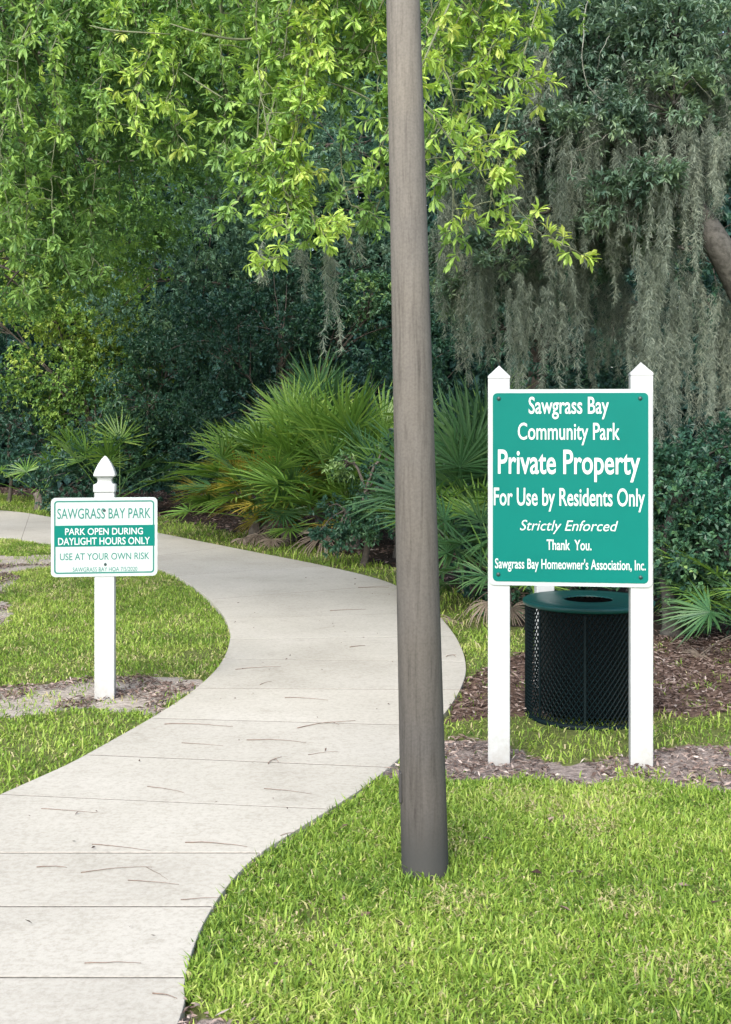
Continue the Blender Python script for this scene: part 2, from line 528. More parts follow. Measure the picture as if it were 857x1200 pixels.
# ------------------------------------------------------------------ the path's outline
RIGHT = [G(*p) for p in [(-300, 586), (-150, 593), (0, 600), (60, 608), (120, 617), (180, 626), (240, 638), (300, 650), (370, 664), (430, 678), (465, 690),
         (500, 712), (525, 738), (540, 762), (546, 785), (543, 805), (530, 830), (510, 855), (480, 885), (440, 920), (400, 948),
         (350, 980), (300, 1013), (265, 1050), (240, 1090), (224, 1130), (216, 1165), (213, 1200)]] + [np.array(p) for p in [(-0.50, 2.6), (-0.52, 1.8), (-0.52, 0.4)]]
LEFT = [G(*p) for p in [(-300, 612), (-150, 621), (0, 632), (60, 640), (120, 650), (165, 663), (200, 675), (235, 697), (258, 720), (269, 742), (268, 762),
        (257, 785), (235, 808), (205, 830), (170, 852), (130, 875), (85, 900), (40, 921), (0, 939)]] + [np.array(p) for p in [(-1.66, 4.5), (-1.85, 4.0), (-1.97, 3.4), (-2.02, 2.6), (-2.02, 1.8), (-2.02, 0.4)]]
RL, LL = smooth_line(RIGHT, 10), smooth_line(LEFT, 10)
PATH = np.vstack([LL, RL[::-1]])

JOINTS = [((-300, 612), (-300, 586)), ((-80, 626), (-100, 595)), ((20, 635), (30, 604)), ((90, 645), (150, 622)), ((150, 659), (270, 643)), ((205, 678), (380, 666)),
          ((248, 706), (462, 689)), ((268, 729), (512, 722)), ((266, 754), (533, 750)), ((262, 777), (546, 781)), ((230, 812), (540, 814)), ((178, 848), (508, 857)),
          ((118, 893), (432, 904)), ((0, 939), (376, 955))]
JW = [(G(*a), G(*b)) for a, b in JOINTS] + [(np.array((xl, y)), np.array((xr, y + 0.0))) for xl, xr, y in
      [(-1.74, -0.36, 4.30), (-1.89, -0.48, 3.83), (-1.98, -0.475, 3.345), (-2.02, -0.49, 2.86), (-2.02, -0.51, 2.3), (-2.02, -0.52, 1.4), (-2.02, -0.52, 0.5)]]


def arc_of(line, p):
    return int(np.argmin(np.linalg.norm(line - p, axis=1)))


SLAB = 0.028
path_mb = MB()
EDGE = 9
GAP = 0.005
r2 = np.random.default_rng(3)


def seg_pts(line, i0, i1):
    s = np.vstack([[0], np.cumsum(np.linalg.norm(np.diff(line, axis=0), axis=1))[:, None]]).ravel()
    a, b = s[i0] + GAP, s[i1] - GAP
    t = np.linspace(a, b, EDGE)
    return np.stack([np.interp(t, s, line[:, 0]), np.interp(t, s, line[:, 1])], -1)


LLd, RLd = smooth_line(LEFT, 160), smooth_line(RIGHT, 160)
NC = 5
for k in range(len(JW) - 1):
    l = seg_pts(LLd, arc_of(LLd, JW[k][0]), arc_of(LLd, JW[k + 1][0]))
    r = seg_pts(RLd, arc_of(RLd, JW[k][1]), arc_of(RLd, JW[k + 1][1]))
    tilt = abs(r2.normal(0, 0.0006))
    c = np.linspace(0, 1, NC)
    xy = l[:, None, :] * (1 - c)[None, :, None] + r[:, None, :] * c[None, :, None]
    z = SLAB + tilt + 0 * xy[..., :1]
    top = np.concatenate([xy, z], -1).reshape(-1, 3)
    i, j = np.meshgrid(np.arange(EDGE - 1), np.arange(NC - 1), indexing='ij')
    f = np.stack([i * NC + j, (i + 1) * NC + j, (i + 1) * NC + j + 1, i * NC + j + 1], -1).reshape(-1, 4)
    tint = 0.96 + r2.uniform(-0.04, 0.05)
    rim = [i * NC for i in range(EDGE)] + [(EDGE - 1) * NC + j for j in range(1, NC)] + [i * NC + NC - 1 for i in range(EDGE - 2, -1, -1)] + [j for j in range(NC - 2, 0, -1)]
    nb = len(top)
    low = top[rim].copy()
    low[:, 2] = -0.06
    side = [(rim[q], nb + q, nb + (q + 1) % len(rim), rim[(q + 1) % len(rim)]) for q in range(len(rim))]
    path_mb.add(np.vstack([top, low]), np.vstack([f, np.array(side)]), tint)
pth = path_mb.build('path', [M['concrete']])
_bm = bmesh.new()
_bm.from_mesh(pth.data)
bmesh.ops.recalc_face_normals(_bm, faces=_bm.faces)
_bm.to_mesh(pth.data)
_bm.free()
bv = pth.modifiers.new('edge', 'BEVEL')
bv.width = 0.0025
bv.segments = 2
bv.limit_method = 'ANGLE'
bv.angle_limit = R(40)
tag(pth, kind='structure')

# ------------------------------------------------------------------ ground zones (patches of mulch, sand and leaf litter)
GP = lambda pts: np.array([G(*p) for p in pts])
MULCH = GP([(440, 922), (475, 893), (525, 880), (560, 873), (650, 893), (720, 890), (857, 885), (1100, 885), (1100, 940), (857, 928), (780, 930), (700, 920), (620, 914), (560, 918), (520, 916)])
MULCH2 = GP([(160, 1260), (214, 1186), (245, 1182), (300, 1190), (360, 1199), (420, 1215), (480, 1300)])
BROWN = GP([(520, 852), (545, 815), (552, 795), (578, 790), (616, 772), (640, 758), (770, 745), (900, 740), (1150, 740), (1150, 825), (860, 832), (770, 848), (740, 842), (616, 842), (575, 848)])
SAND = GP([(-50, 832), (0, 808), (80, 798), (150, 793), (248, 794), (215, 826), (180, 842), (150, 838), (60, 836), (0, 838)])
SAND2 = GP([(-80, 652), (0, 650), (55, 652), (60, 664), (20, 672), (15, 700), (18, 727), (0, 735), (-80, 742)])
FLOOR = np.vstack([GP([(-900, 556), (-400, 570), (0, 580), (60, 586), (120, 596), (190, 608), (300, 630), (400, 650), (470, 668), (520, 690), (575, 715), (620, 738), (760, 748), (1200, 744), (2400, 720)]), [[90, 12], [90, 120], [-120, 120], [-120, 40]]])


def warp(x, y, a=0.10):
    w = a * (0.5 + np.clip(y, 3, 20) / 14)
    return x + w * (vnoise(x, y, 0.35, 1) - 0.5) * 2, y + 1.4 * w * (vnoise(x, y, 0.3, 2) - 0.5) * 2


def zones(x, y):
    xw, yw = warp(x, y)
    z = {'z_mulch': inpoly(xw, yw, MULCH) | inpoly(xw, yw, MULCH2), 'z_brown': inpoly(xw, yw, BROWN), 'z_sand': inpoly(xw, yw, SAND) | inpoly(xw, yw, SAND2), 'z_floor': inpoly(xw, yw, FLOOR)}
    return z


gx = np.unique(np.concatenate([np.linspace(-400, -30, 14), np.linspace(-30, -7, 40), np.arange(-7, 4.5, 0.07), np.linspace(4.5, 30, 40), np.linspace(30, 400, 14)]))
gy = np.unique(np.concatenate([np.linspace(-400, -5, 14), np.linspace(-5, 1.5, 14), np.arange(1.5, 18, 0.07), np.linspace(18, 40, 80), np.linspace(40, 400, 14)]))
XX, YY = np.meshgrid(gx, gy)


def ground_z(x, y):
    z = 0.006 + 0.024 * (vnoise(x, y, 0.8, 5) - 0.5) + 0.014 * (vnoise(x, y, 0.22, 6) - 0.5)
    return np.where(inpoly(x, y, PATH), -0.03, z)


ZZ = ground_z(XX, YY)
nx, ny = len(gx), len(gy)
gi, gj = np.meshgrid(np.arange(ny - 1), np.arange(nx - 1), indexing='ij')
gf = np.stack([gi * nx + gj, gi * nx + gj + 1, (gi + 1) * nx + gj + 1, (gi + 1) * nx + gj], -1).reshape(-1, 4)
g_mb = MB()
g_mb.add(np.stack([XX, YY, ZZ], -1).reshape(-1, 3), gf)
ground = g_mb.build('ground', [M['ground']], smooth=True)
tag(ground, kind='structure')
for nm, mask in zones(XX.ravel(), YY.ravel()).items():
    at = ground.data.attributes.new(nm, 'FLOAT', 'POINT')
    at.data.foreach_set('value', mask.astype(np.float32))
# dirt at the bottom of the joints between the panels
jm = MB()
for k in range(1, len(JW) - 1):
    a, b = LLd[arc_of(LLd, JW[k][0])], RLd[arc_of(RLd, JW[k][1])]
    a, b = a + (b - a) * 0.004, b - (b - a) * 0.004
    d = b - a
    n = np.array([-d[1], d[0]]) / np.linalg.norm(d) * 0.012
    jm.add([(*(a - n), SLAB - 0.0007), (*(b - n), SLAB - 0.0007), (*(b + n), SLAB - 0.0007), (*(a + n), SLAB - 0.0007)], [(0, 1, 2, 3)])
jo = jm.build('path_joint_filler', [M['joint']], pth)

# ------------------------------------------------------------------ grass
def blades(x, y, length, width, tint, lean, r):
    n = len(x)
    az = r.uniform(0, 2 * np.pi, n)
    d = np.stack([np.cos(az), np.sin(az), np.zeros(n)], -1)
    fa = az + r.normal(0, 0.7, n) + np.pi / 2
    s = np.stack([np.cos(fa), np.sin(fa), np.zeros(n)], -1)
    base = np.stack([x, y, ground_z(x, y) - 0.004], -1)
    up = np.array([0, 0, 1.0])
    L = length[:, None]
    mid = base + L * (0.5 * np.cos(lean * 0.6)[:, None] * up + 0.5 * np.sin(lean * 0.6)[:, None] * d)
    tip = mid + L * (0.5 * np.cos(lean * 1.5)[:, None] * up + 0.5 * np.sin(lean * 1.5)[:, None] * d)
    tip[:, 2] = np.maximum(tip[:, 2], base[:, 2] + 0.006)
    w = width[:, None] * 0.5 * s
    v = np.stack([base - w * 0.8, base + w * 0.8, mid - w, mid + w, tip], 1)
    k = np.arange(n)[:, None] * 5
    f = np.stack([k + [0, 1, 3], k + [0, 3, 2], k + [2, 3, 4]], 1).reshape(-1, 3)
    return v.reshape(-1, 3), f, np.repeat(tint, 5)


def scatter(n, x0, x1, y0, y1, r):
    return r.uniform(x0, x1, n), r.uniform(y0, y1, n)


def lawn(name, n, box, region, Lr, W, r, label, thin=1.0):
    x, y = scatter(n, *box, r)
    z = zones(x, y)
    p = np.ones(n) * thin
    p[z['z_mulch']] = np.where(vnoise(x, y, .14, 16) > .7, .25, .01)[z['z_mulch']]
    p[z['z_sand']] = np.where(vnoise(x, y, .18, 14) > .6, .3, .04)[z['z_sand']]
    p[z['z_brown']] = np.where(vnoise(x, y, .15, 15) > .68, .3, .015)[z['z_brown']]
    p[z['z_floor']] = 0.0
    p *= np.where(vnoise(x, y, 0.16, 11) + 0.5 * vnoise(x, y, 0.5, 12) < 0.36, 0.35, 1.0)
    inner = inpoly(x, y, PATH)
    keep = (r.uniform(0, 1, n) < p) & ~inner & region(x, y)
    x, y = x[keep], y[keep]
    m = len(x)
    lp = vnoise(x, y, 0.32, 21) * 0.5 + vnoise(x, y, 0.11, 22) * 0.5
    L = r.uniform(*Lr, m) * (0.65 + 0.8 * lp)
    tint = np.clip(0.30 + 0.45 * (vnoise(x, y, 0.45, 31) - 0.2) + 0.2 * (vnoise(x, y, 0.07, 32) - .5) + r.normal(0, 0.17, m), 0.02, 0.84)
    dry = vnoise(x, y, 0.28, 33) > 0.66
    dead = r.uniform(0, 1, m) < np.where(dry, 0.38, 0.09)
    tint = np.where(dead, r.uniform(0.85, 1.0, m), tint)
    lean = np.clip(np.abs(r.normal(0.95, 0.42, m)), 0.05, 1.55)
    lean = np.where(dead, r.uniform(0.8, 1.4, m), lean)
    mb = MB()
    mb.add(*blades(x, y, L, W * r.uniform(0.6, 1.25, m), tint, lean, r))
    o = mb.build(name, [M['grass']])
    return tag(o, label, 'grass', kind='stuff')


ra = np.random.default_rng(11)
right_of = lambda x, y: x > np.interp(y, RL[::-1, 1], RL[::-1, 0]) - 0.01
lawn('grass', 210000, (-0.8, 3.4, 2.5, 5.35), lambda x, y: right_of(x, y), (0.024, 0.052), 0.0062, ra, 'bright short lawn grass around the foot of the pole')
lawn('grass', 42000, (0.1, 4.2, 5.35, 8.9), lambda x, y: (x > np.interp(y, RL[::-1, 1], RL[::-1, 0])), (0.028, 0.06), 0.0065, ra, 'strip of grass around the bin and between the mulch patches', thin=.6)
left_of = lambda x, y: (x < np.interp(y, LL[::-1, 1], LL[::-1, 0]) + 0.01)
lawn('grass', 260000, (-6.5, -0.7, 3.4, 15.6), lambda x, y: left_of(x, y) & inpoly(x, y, GP([(-330, 613), (0, 631), (60, 639), (120, 649), (165, 662), (200, 674), (235, 696), (258, 719), (272, 742), (270, 762), (259, 787), (235, 810), (170, 854), (0, 941)]).tolist() + [(-2.1, 3.2), (-9, 3.2)]), (0.028, 0.055), 0.0068, ra, 'green lawn inside the curve of the path around the small sign')
lawn('grass', 110000, (-12, 1.4, 8.0, 26), lambda x, y: inpoly(x, y, GP([(-400, 568), (0, 576), (190, 604), (400, 646), (520, 686), (575, 712), (575, 780), (548, 790), (541, 760), (525, 737), (500, 711), (465, 689), (370, 663), (240, 637), (120, 616), (0, 599), (-330, 584)])), (0.06, 0.11), 0.010, ra, 'grass verge between the far side of the path and the woods')
# coarser tufts of broad blades standing out of the lawn
tx, ty, tl, tt = [], [], [], []
for px, py, k, ll in [(320, 1080, 10, .12), (470, 1165, 16, .13), (520, 1130, 14, .12), (560, 1150, 18, .13), (690, 1180, 20, .12), (780, 1170, 16, .12), (840, 1190, 16, .12), (600, 1010, 14, .10),
                      (620, 1005, 14, .10), (505, 1032, 12, .10), (482, 1034, 10, .11), (524, 1026, 10, .09), (590, 950, 12, .08), (350, 1165, 18, .12), (250, 1150, 14, .11), (228, 1140, 10, .10), (410, 1060, 10, .09),
                      (720, 1090, 14, .10), (800, 1050, 14, .09), (670, 990, 12, .09), (840, 1000, 10, .09), (800, 862, 16, .10), (840, 858, 16, .10)]:
    c = G(px, py)
    n = k * 2
    tx.append(c[0] + ra.normal(0, .045, n)); ty.append(c[1] + ra.normal(0, .05, n)); tl.append(np.full(n, ll) * ra.uniform(.4, .85, n)); tt.append(ra.uniform(0.2, 0.7, n))
tx, ty, tl, tt = map(np.concatenate, (tx, ty, tl, tt))
mb = MB()
mb.add(*blades(tx, ty, tl, ra.uniform(0.005, 0.009, len(tx)), tt, np.clip(ra.normal(.85, .35, len(tx)), .1, 1.4), ra))
tag(mb.build('grass', [M['grass']]), 'coarse broad-bladed tufts standing out of the lawn', 'grass', kind='stuff')


# ------------------------------------------------------------------ mulch, needles and fallen leaves on the ground
def chips(x, y, L, W, tint, r, zoff=0.0):
    n = len(x)
    az = r.uniform(0, 2 * np.pi, n)
    tl = r.normal(0, 0.28, n)
    roll = r.normal(0, 0.5, n)
    d = np.stack([np.cos(az) * np.cos(tl), np.sin(az) * np.cos(tl), np.sin(tl)], -1)
    s = np.stack([-np.sin(az) * np.cos(roll), np.cos(az) * np.cos(roll), np.sin(roll)], -1)
    c = np.stack([x, y, ground_z(x, y) + 0.008 + np.abs(r.normal(0, 0.006, n)) + zoff], -1)
    L, W = L[:, None] / 2, W[:, None] / 2
    up = np.array([0, 0, 1]) * (W * r.uniform(-.3, .9, n)[:, None])
    v = np.stack([c - d * L, c - s * W + up, c + d * L, c + s * W + up], 1)
    k = np.arange(n)[:, None] * 4
    f = np.stack([k + [0, 1, 2], k + [0, 2, 3]], 1).reshape(-1, 3)
    return v.reshape(-1, 3), f, np.repeat(tint, 4)


def litter(name, n, box, test, Lr, Wr, tr, r, label):
    x, y = scatter(n, *box, r)
    k = test(x, y) & ~inpoly(x, y, PATH)
    x, y = x[k], y[k]
    m = len(x)
    mb = MB()
    mb.add(*chips(x, y, r.uniform(*Lr, m), r.uniform(*Wr, m), np.clip(r.normal(tr, 0.24, m), 0, 1), r))
    return tag(mb.build(name, [M['litter']]), label, 'litter', kind='stuff')


rb = np.random.default_rng(23)
zt = lambda k: (lambda x, y: zones(x, y)[k])
litter('leaf_litter', 42000, (-0.7, 3.6, 2.4, 6.2), lambda x, y: zones(x, y)['z_mulch'] & (vnoise(x, y, .3, 41) > .22), (0.015, 0.055), (0.004, 0.013), 0.55, rb, 'pinkish grey bark mulch spread around the posts of the big sign')
litter('leaf_litter', 26000, (0.2, 4.6, 5.9, 9.5), zt('z_brown'), (0.02, 0.08), (0.005, 0.018), 0.42, rb, 'reddish brown leaf litter behind the bin')
litter('leaf_litter', 90000, (-4.5, -0.7, 5.8, 13), lambda x, y: zones(x, y)['z_sand'] & (vnoise(x, y, .22, 43) > .5), (0.015, 0.06), (0.004, 0.014), 0.42, rb, 'dark leaf scraps on the bare sand by the small sign')
litter('leaf_litter', 60000, (-14, 6, 6.8, 28), lambda x, y: zones(x, y)['z_floor'], (0.03, 0.12), (0.01, 0.03), 0.36, rb, 'brown leaf litter on the shaded floor of the woods')
litter('leaf_litter', 220, (-0.6, 3.0, 2.8, 5.4), lambda x, y: right_of(x, y), (0.03, 0.06), (0.010, 0.02), 0.3, rb, 'a few dry leaves lying in the lawn by the pole')
# loose scraps on the concrete
n = 70
x = []
while len(x) < n:
    a = rb.uniform(3, 12)
    lo, hi = np.interp(a, LL[::-1, 1], LL[::-1, 0]), np.interp(a, RL[::-1, 1], RL[::-1, 0])
    x.append((rb.uniform(lo + .05, hi - .05), a))
x = np.array(x)
mb = MB()
v, f, t = chips(x[:, 0], x[:, 1], rb.uniform(.008, .03, n), rb.uniform(.004, .012, n), rb.uniform(0, .45, n), rb)
v[:, 2] += SLAB + 0.03 - 0.004
mb.add(v, f, t)
tag(mb.build('leaf_litter', [M['litter']]), 'tiny dark leaf scraps scattered on the concrete path', 'litter', kind='stuff')

# ------------------------------------------------------------------ twigs on the path
TWIGS = [
    ((179, 1165), (208, 1171), .004, 1, 'short curved twig on the nearest concrete panel of the path'),
    ((99, 1130), (166, 1129), .003, 0, 'straight twig lying alone on the second concrete panel from the front'),
    ((95, 1023), (178, 1016), .003, 1, 'longest of the twigs on the third concrete panel from the front'),
    ((150, 1032), (211, 1036), .003, 0, 'twig ending in a dark scrap on the third panel from the front'),
    ((172, 1016), (199, 1031), .002, 0, 'hair-thin slanting twig touching the longest twig on the third panel'),
    ((43, 1017), (79, 1017), .004, 1, 'short crooked twig at the left of the third panel from the front'),
    ((212, 1055), (258, 1054), .003, 0, 'thin twig beside the lawn at the right edge of the third panel'),
    ((108, 990), (176, 998), .003, 0, 'slanting twig on the left half of the fourth panel from the front'),
    ((217, 988), (291, 992), .004, 1, 'bowed twig on the right half of the fourth panel from the front'),
    ((49, 948), (115, 952), .003, 0, 'twig lying along the joint at the back left of the fourth panel'),
    ((329, 980), (350, 975), .003, 1, 'short twig at the lawn edge of the fourth panel from the front'),
    ((173, 922), (217, 930), .003, 1, 'curved twig on the left half of the fifth panel from the front'),
    ((309, 925), (366, 931), .003, 0, 'twig on the right half of the fifth panel from the front'),
    ((289, 868), (359, 871), .004, 1, 'long twig in the middle of the sixth panel from the front'),
    ((213, 871), (261, 875), .003, 0, 'pale thin twig on the left half of the sixth panel from the front'),
    ((315, 896), (332, 888), .005, 2, 'stubby forked twig standing across the joint behind the fifth panel'),
    ((361, 885), (396, 881), .003, 0, 'short twig left of the pole on the sixth panel from the front'),
    ((193, 849), (273, 852), .004, 1, 'long twig lying along the joint nearest the small sign post'),
    ((349, 854), (416, 845), .005, 2, 'forked dark twig across the joint in the middle of the path'),
    ((334, 818), (385, 821), .004, 1, 'curved twig alone on the right half of the seventh panel from the front'),
    ((276, 785), (330, 782), .004, 0, 'long twig across the inner side of the bend, beside the lawn'),
    ((305, 803), (319, 799), .004, 1, 'short twig behind the seventh panel, nearer the inner lawn'),
    ((410, 759), (428, 757), .006, 0, 'stout short twig left of the pole in the bend of the path'),
    ((420, 689), (456, 689), .006, 0, 'twig at the outer edge of the path just left of the pole'),
    ((387, 716), (429, 715), .005, 1, 'thin twig in the far bend between two smaller scraps'),
    ((523, 770), (534, 768), .006, 2, 'curled twig right of the pole on the outer bend of the path'),
]
rt = np.random.default_rng(5)
for a, b, w, bend, label in TWIGS:
    dz = SLAB / FPX
    A, B = G(*a), G(*b)
    for q in (A, B): q *= (CAM_H - SLAB) / CAM_H
    t = np.linspace(0, 1, 9)
    d = B - A
    nrm = np.array([-d[1], d[0]])
    ln = np.linalg.norm(d)
    wob = np.cumsum(rt.normal(0, 0.012, 9)) * ln + bend * 0.05 * ln * np.sin(np.pi * t)
    c = (A + B) / 2
    pts = np.stack([A[0] + d[0] * t + nrm[0] / ln * wob - c[0], A[1] + d[1] * t + nrm[1] / ln * wob - c[1], w * .8 + 0.002 * np.sin(np.pi * t)], -1)
    mb = MB()
    mb.tube(pts, w * (1 - 0.6 * t) * .45, 5)
    if bend == 2:
        q = pts[4]
        mb.tube([q, q + np.array([d[0] * .12 + .01, d[1] * .12 - .03, .006]), q + np.array([d[0] * .2 + .02, d[1] * .2 - .09, .004])], [w * .35, w * .28, w * .15], 5)
    o = mb.build('twig', [M['twig']], smooth=True)
    o.location = (c[0], c[1], SLAB)
    tag(o, label, 'twig', 'dry twigs fallen on the path')


# ------------------------------------------------------------------ signs
def rounded(w, h, r, n=6):
    pts = []
    for cx, cy, a0 in ((w / 2 - r, h / 2 - r, 0), (-w / 2 + r, h / 2 - r, 90), (-w / 2 + r, -h / 2 + r, 180), (w / 2 - r, -h / 2 + r, 270)):
        for k in range(n + 1):
            a = R(a0 + 90 * k / n)
            pts.append((cx + r * math.cos(a), cy + r * math.sin(a)))
    return np.array(pts)


def plate(mb, pts, y0, y1, mat_i=0):
    """Flat plate in the x-z plane from depth y0 (front) to y1 (back)."""
    n = len(pts)
    v = np.vstack([np.stack([pts[:, 0], np.full(n, y0), pts[:, 1]], -1), np.stack([pts[:, 0], np.full(n, y1), pts[:, 1]], -1)])
    mb.add(v, np.array([[i, (i + 1) % n, n + (i + 1) % n, n + i] for i in range(n)]), 0.5, mat_i)
    b = mb.n - 2 * n
    mb.f.append(np.array([[b + i for i in range(n)][::-1]])); mb.m.append(np.array([mat_i]))
    mb.f.append(np.array([[b + n + i for i in range(n)]])); mb.m.append(np.array([mat_i]))


def frame_ring(mb, outer, inner, y0, y1):
    n = len(outer)
    o0 = np.stack([outer[:, 0], np.full(n, y0), outer[:, 1]], -1)
    i0 = np.stack([inner[:, 0], np.full(n, y0), inner[:, 1]], -1)
    o1, i1 = o0 + [0, y1 - y0, 0], i0 + [0, y1 - y0, 0]
    q = lambda a, b: np.array([[a * n + i, a * n + (i + 1) % n, b * n + (i + 1) % n, b * n + i] for i in range(n)])
    mb.add(np.vstack([o0, i0, o1, i1]), np.vstack([q(1, 0), q(0, 2), q(3, 1)]))


def text_mesh(lines, depth, shear_default=0.0):
    """lines: (text, x0, x1, base z, cap height, boldness, shear); returns one bmesh of flat extruded letters facing -y."""
    bm = bmesh.new()
    for txt, x0, x1, zb, cap, bold, shear in lines:
        cu = bpy.data.curves.new('letters', 'FONT')
        cu.body = txt
        cu.size = 1.0
        cu.offset = bold
        cu.extrude = 0.02
        cu.shear = shear
        cu.resolution_u = 4
        o = bpy.data.objects.new('letters', cu)
        col.objects.link(o)
        cu2 = bpy.data.curves.new('cap', 'FONT')
        cu2.body = 'H'
        cu2.offset = bold
        o2 = bpy.data.objects.new('cap', cu2)
        col.objects.link(o2)
        dg = bpy.context.evaluated_depsgraph_get()
        me = bpy.data.meshes.new_from_object(o.evaluated_get(dg))
        mh = bpy.data.meshes.new_from_object(o2.evaluated_get(dg))
        capu = max(v.co.y for v in mh.vertices)
        xs = [v.co.x for v in me.vertices]
        a, b = min(xs), max(xs)
        k0 = len(bm.verts)
        bm.from_mesh(me)
        bm.verts.ensure_lookup_table()
        for v in bm.verts[k0:]:
            x, y, z = v.co
            v.co = ((x - a) / (b - a) * (x1 - x0) + x0, -depth if z > 0 else 0.0, zb + y / capu * cap)
        bpy.data.objects.remove(o)
        bpy.data.objects.remove(o2)
        bpy.data.curves.remove(cu)
        bpy.data.curves.remove(cu2)
        bpy.data.meshes.remove(me)
        bpy.data.meshes.remove(mh)
    bmesh.ops.recalc_face_normals(bm, faces=bm.faces)
    return bm


def bm_obj(name, bm, m, parent):
    me = bpy.data.meshes.new(name)
    bm.to_mesh(me)
    bm.free()
    me.materials.append(m)
    return link(bpy.data.objects.new(name, me), parent)


def bevel(o, w, seg=2):
    b = o.modifiers.new('edge', 'BEVEL')
    b.width = w
    b.segments = seg
    b.limit_method = 'ANGLE'
    b.angle_limit = R(35)


# the big sign
YB = 5.50
bx0, bx1 = P(585.5, 0, YB)[0], P(749.5, 0, YB)[0]
big = empty('park_sign', ((bx0 + bx1) / 2, YB, 0), 'large green sign with seven white lines of text on two pointed white posts', 'sign', rz=R(-7.0))
HW = (bx1 - bx0) / 2
pw = 0.049
for s, top in ((-1, 428), (1, 425)):
    zt_ = P(0, top, YB)[2]
    sh = P(0, top + 14, YB)[2]
    mb = MB()
    mb.box((s * HW - pw, -pw, -0.12), (s * HW + pw, pw, sh - 0.006))
    o = mb.build('post', [M['post']], big)
    bevel(o, 0.004)
    mb = MB()
    q = pw * 1.012
    c = s * HW
    mb.add([(c - q, -q, sh - 0.005), (c + q, -q, sh - 0.005), (c + q, q, sh - 0.005), (c - q, q, sh - 0.005), (c - q, -q, sh + 0.004), (c + q, -q, sh + 0.004), (c + q, q, sh + 0.004), (c - q, q, sh + 0.004)],
           [(0, 3, 2, 1), (0, 1, 5, 4), (1, 2, 6, 5), (2, 3, 7, 6), (3, 0, 4, 7)])
    mb.add([(c - q, -q, sh + 0.004), (c + q, -q, sh + 0.004), (c + q, q, sh + 0.004), (c - q, q, sh + 0.004), (c, 0, zt_)], [(0, 1, 4), (1, 2, 4), (2, 3, 4), (3, 0, 4)])
    mb.build('cap', [M['white']], o)
fY = -pw - 0.006
zt_, zb_ = P(0, 456, YB - .055)[2], P(0, 687, YB - .055)[2]
W_, H_ = 189 / FPX * (YB - .055), zt_ - zb_
zc = (zt_ + zb_) / 2
mb = MB()
plate(mb, rounded(W_, H_, .024) + [0, zc], fY, fY + 0.005)
panel = mb.build('sign_panel', [M['sign_white']], big)
mb = MB()
plate(mb, rounded(W_ - .034, H_ - .034, .020) + [0, zc], fY - 0.0015, fY + 0.001)
gf_ = mb.build('green_face', [M['sign_green']], panel)
bc = (586 + 751.5) / 2 + 0.5


def bxp(px): return ((px - bc) * .972 + .3) / FPX * (YB - .058)


def bzp(py): return P(0, py, YB - .058)[2]


LB = [('Sawgrass Bay', 619.5, 715, 484.5, 465, .012, 0), ('Community Park', 606.5, 728, 515, 495.5, .010, 0), ('Private Property', 582.5, 752, 555, 527, .015, 0),
      ('For Use by Residents Only', 577.5, 757.5, 592.5, 572, .013, 0), ('Strictly Enforced', 609, 726, 622, 610, .0, .28), ('Thank  You.', 641, 694.5, 644.5, 632.5, .014, 0),
      ("Sawgrass Bay Homeowner's Association, Inc.", 579, 758.5, 667, 655.5, .012, 0)]
for t, a, b, base, top, bo, sh in LB:
    bm = text_mesh([(t, bxp(a), bxp(b), bzp(base), bzp(top) - bzp(base), bo, sh)], 0.0012)
    bm.transform(Matrix.Translation((0, fY - 0.0016, 0)))
    bm_obj('lettering', bm, M['letter_white'], panel)
for px, py in ((583.5, 467), (752, 467), (583, 674.5), (752.5, 675.5)):
    mb = MB()
    mb.lathe([(0.0001, 0.005), (0.006, 0.0045), (0.009, 0.002), (0.0092, 0.0)], 14)
    o = mb.build('bolt', [M['bolt']], panel, smooth=True)
    o.rotation_euler = (R(90), 0, 0)
    o.location = (bxp(px), fY - 0.0014, bzp(py))

# the small sign
YS = 6.78
sm = empty('park_sign', (P(123.5, 0, YS)[0], YS, 0), 'small white sign with one green band on a single white post with a gothic finial', 'sign', rz=R(7))
ps = 0.054
zs = lambda py, Y=YS: P(0, py, Y)[2]
ztop = zs(576)
mb = MB()
mb.box((-ps, -ps, -0.12), (ps, ps, ztop))
o = mb.build('post', [M['post']], sm)
bevel(o, 0.005)
prof = [(55, 3), (62, 12), (80, 27), (110, 46), (140, 61), (165, 71), (183, 76), (190, 76), (196, 70), (205, 53), (225, 48), (241, 53), (247, 66), (250, 74), (256, 77), (299, 77), (303, 71)]
kk = YS / FPX / 5.91
pr = [(w * kk * math.sqrt(2) * .98, P(0, 525 + y / 5.91, YS)[2]) for y, w in prof]
mb = MB()
# a square turned profile with eased corners
a_ = []
for q in range(4):
    for e in (-9, 9): a_.append(R(45 + 90 * q + e))
v = []
for w, z in pr:
    h = w / math.sqrt(2)
    ch = h * .12
    ring = [(h, h - ch), (h - ch, h), (-h + ch, h), (-h, h - ch), (-h, -h + ch), (-h + ch, -h), (h - ch, -h), (h, -h + ch)]
    v += [(x, y, z) for x, y in ring]
f = [[i * 8 + j, (i + 1) * 8 + j, (i + 1) * 8 + (j + 1) % 8, i * 8 + (j + 1) % 8] for i in range(len(pr) - 1) for j in range(8)]
mb.add(v, f)
mb.f.append(np.array([list(range(8))])); mb.m.append(np.array([0]))
bmf = mb.build('finial', [M['white']], sm)
fY = -ps - 0.004
Yp = YS + fY
zt_, zb_ = P(0, 583, Yp)[2], P(0, 675.5, Yp)[2]
W_, H_ = 122.5 / FPX * Yp, zt_ - zb_
xc = (P(121, 0, Yp)[0] - sm.location[0])
zc = (zt_ + zb_) / 2
mb = MB()
plate(mb, rounded(W_, H_, .026) + [xc, zc], fY, fY + 0.004)
panel = mb.build('sign_panel', [M['sign_white']], sm)
mb = MB()
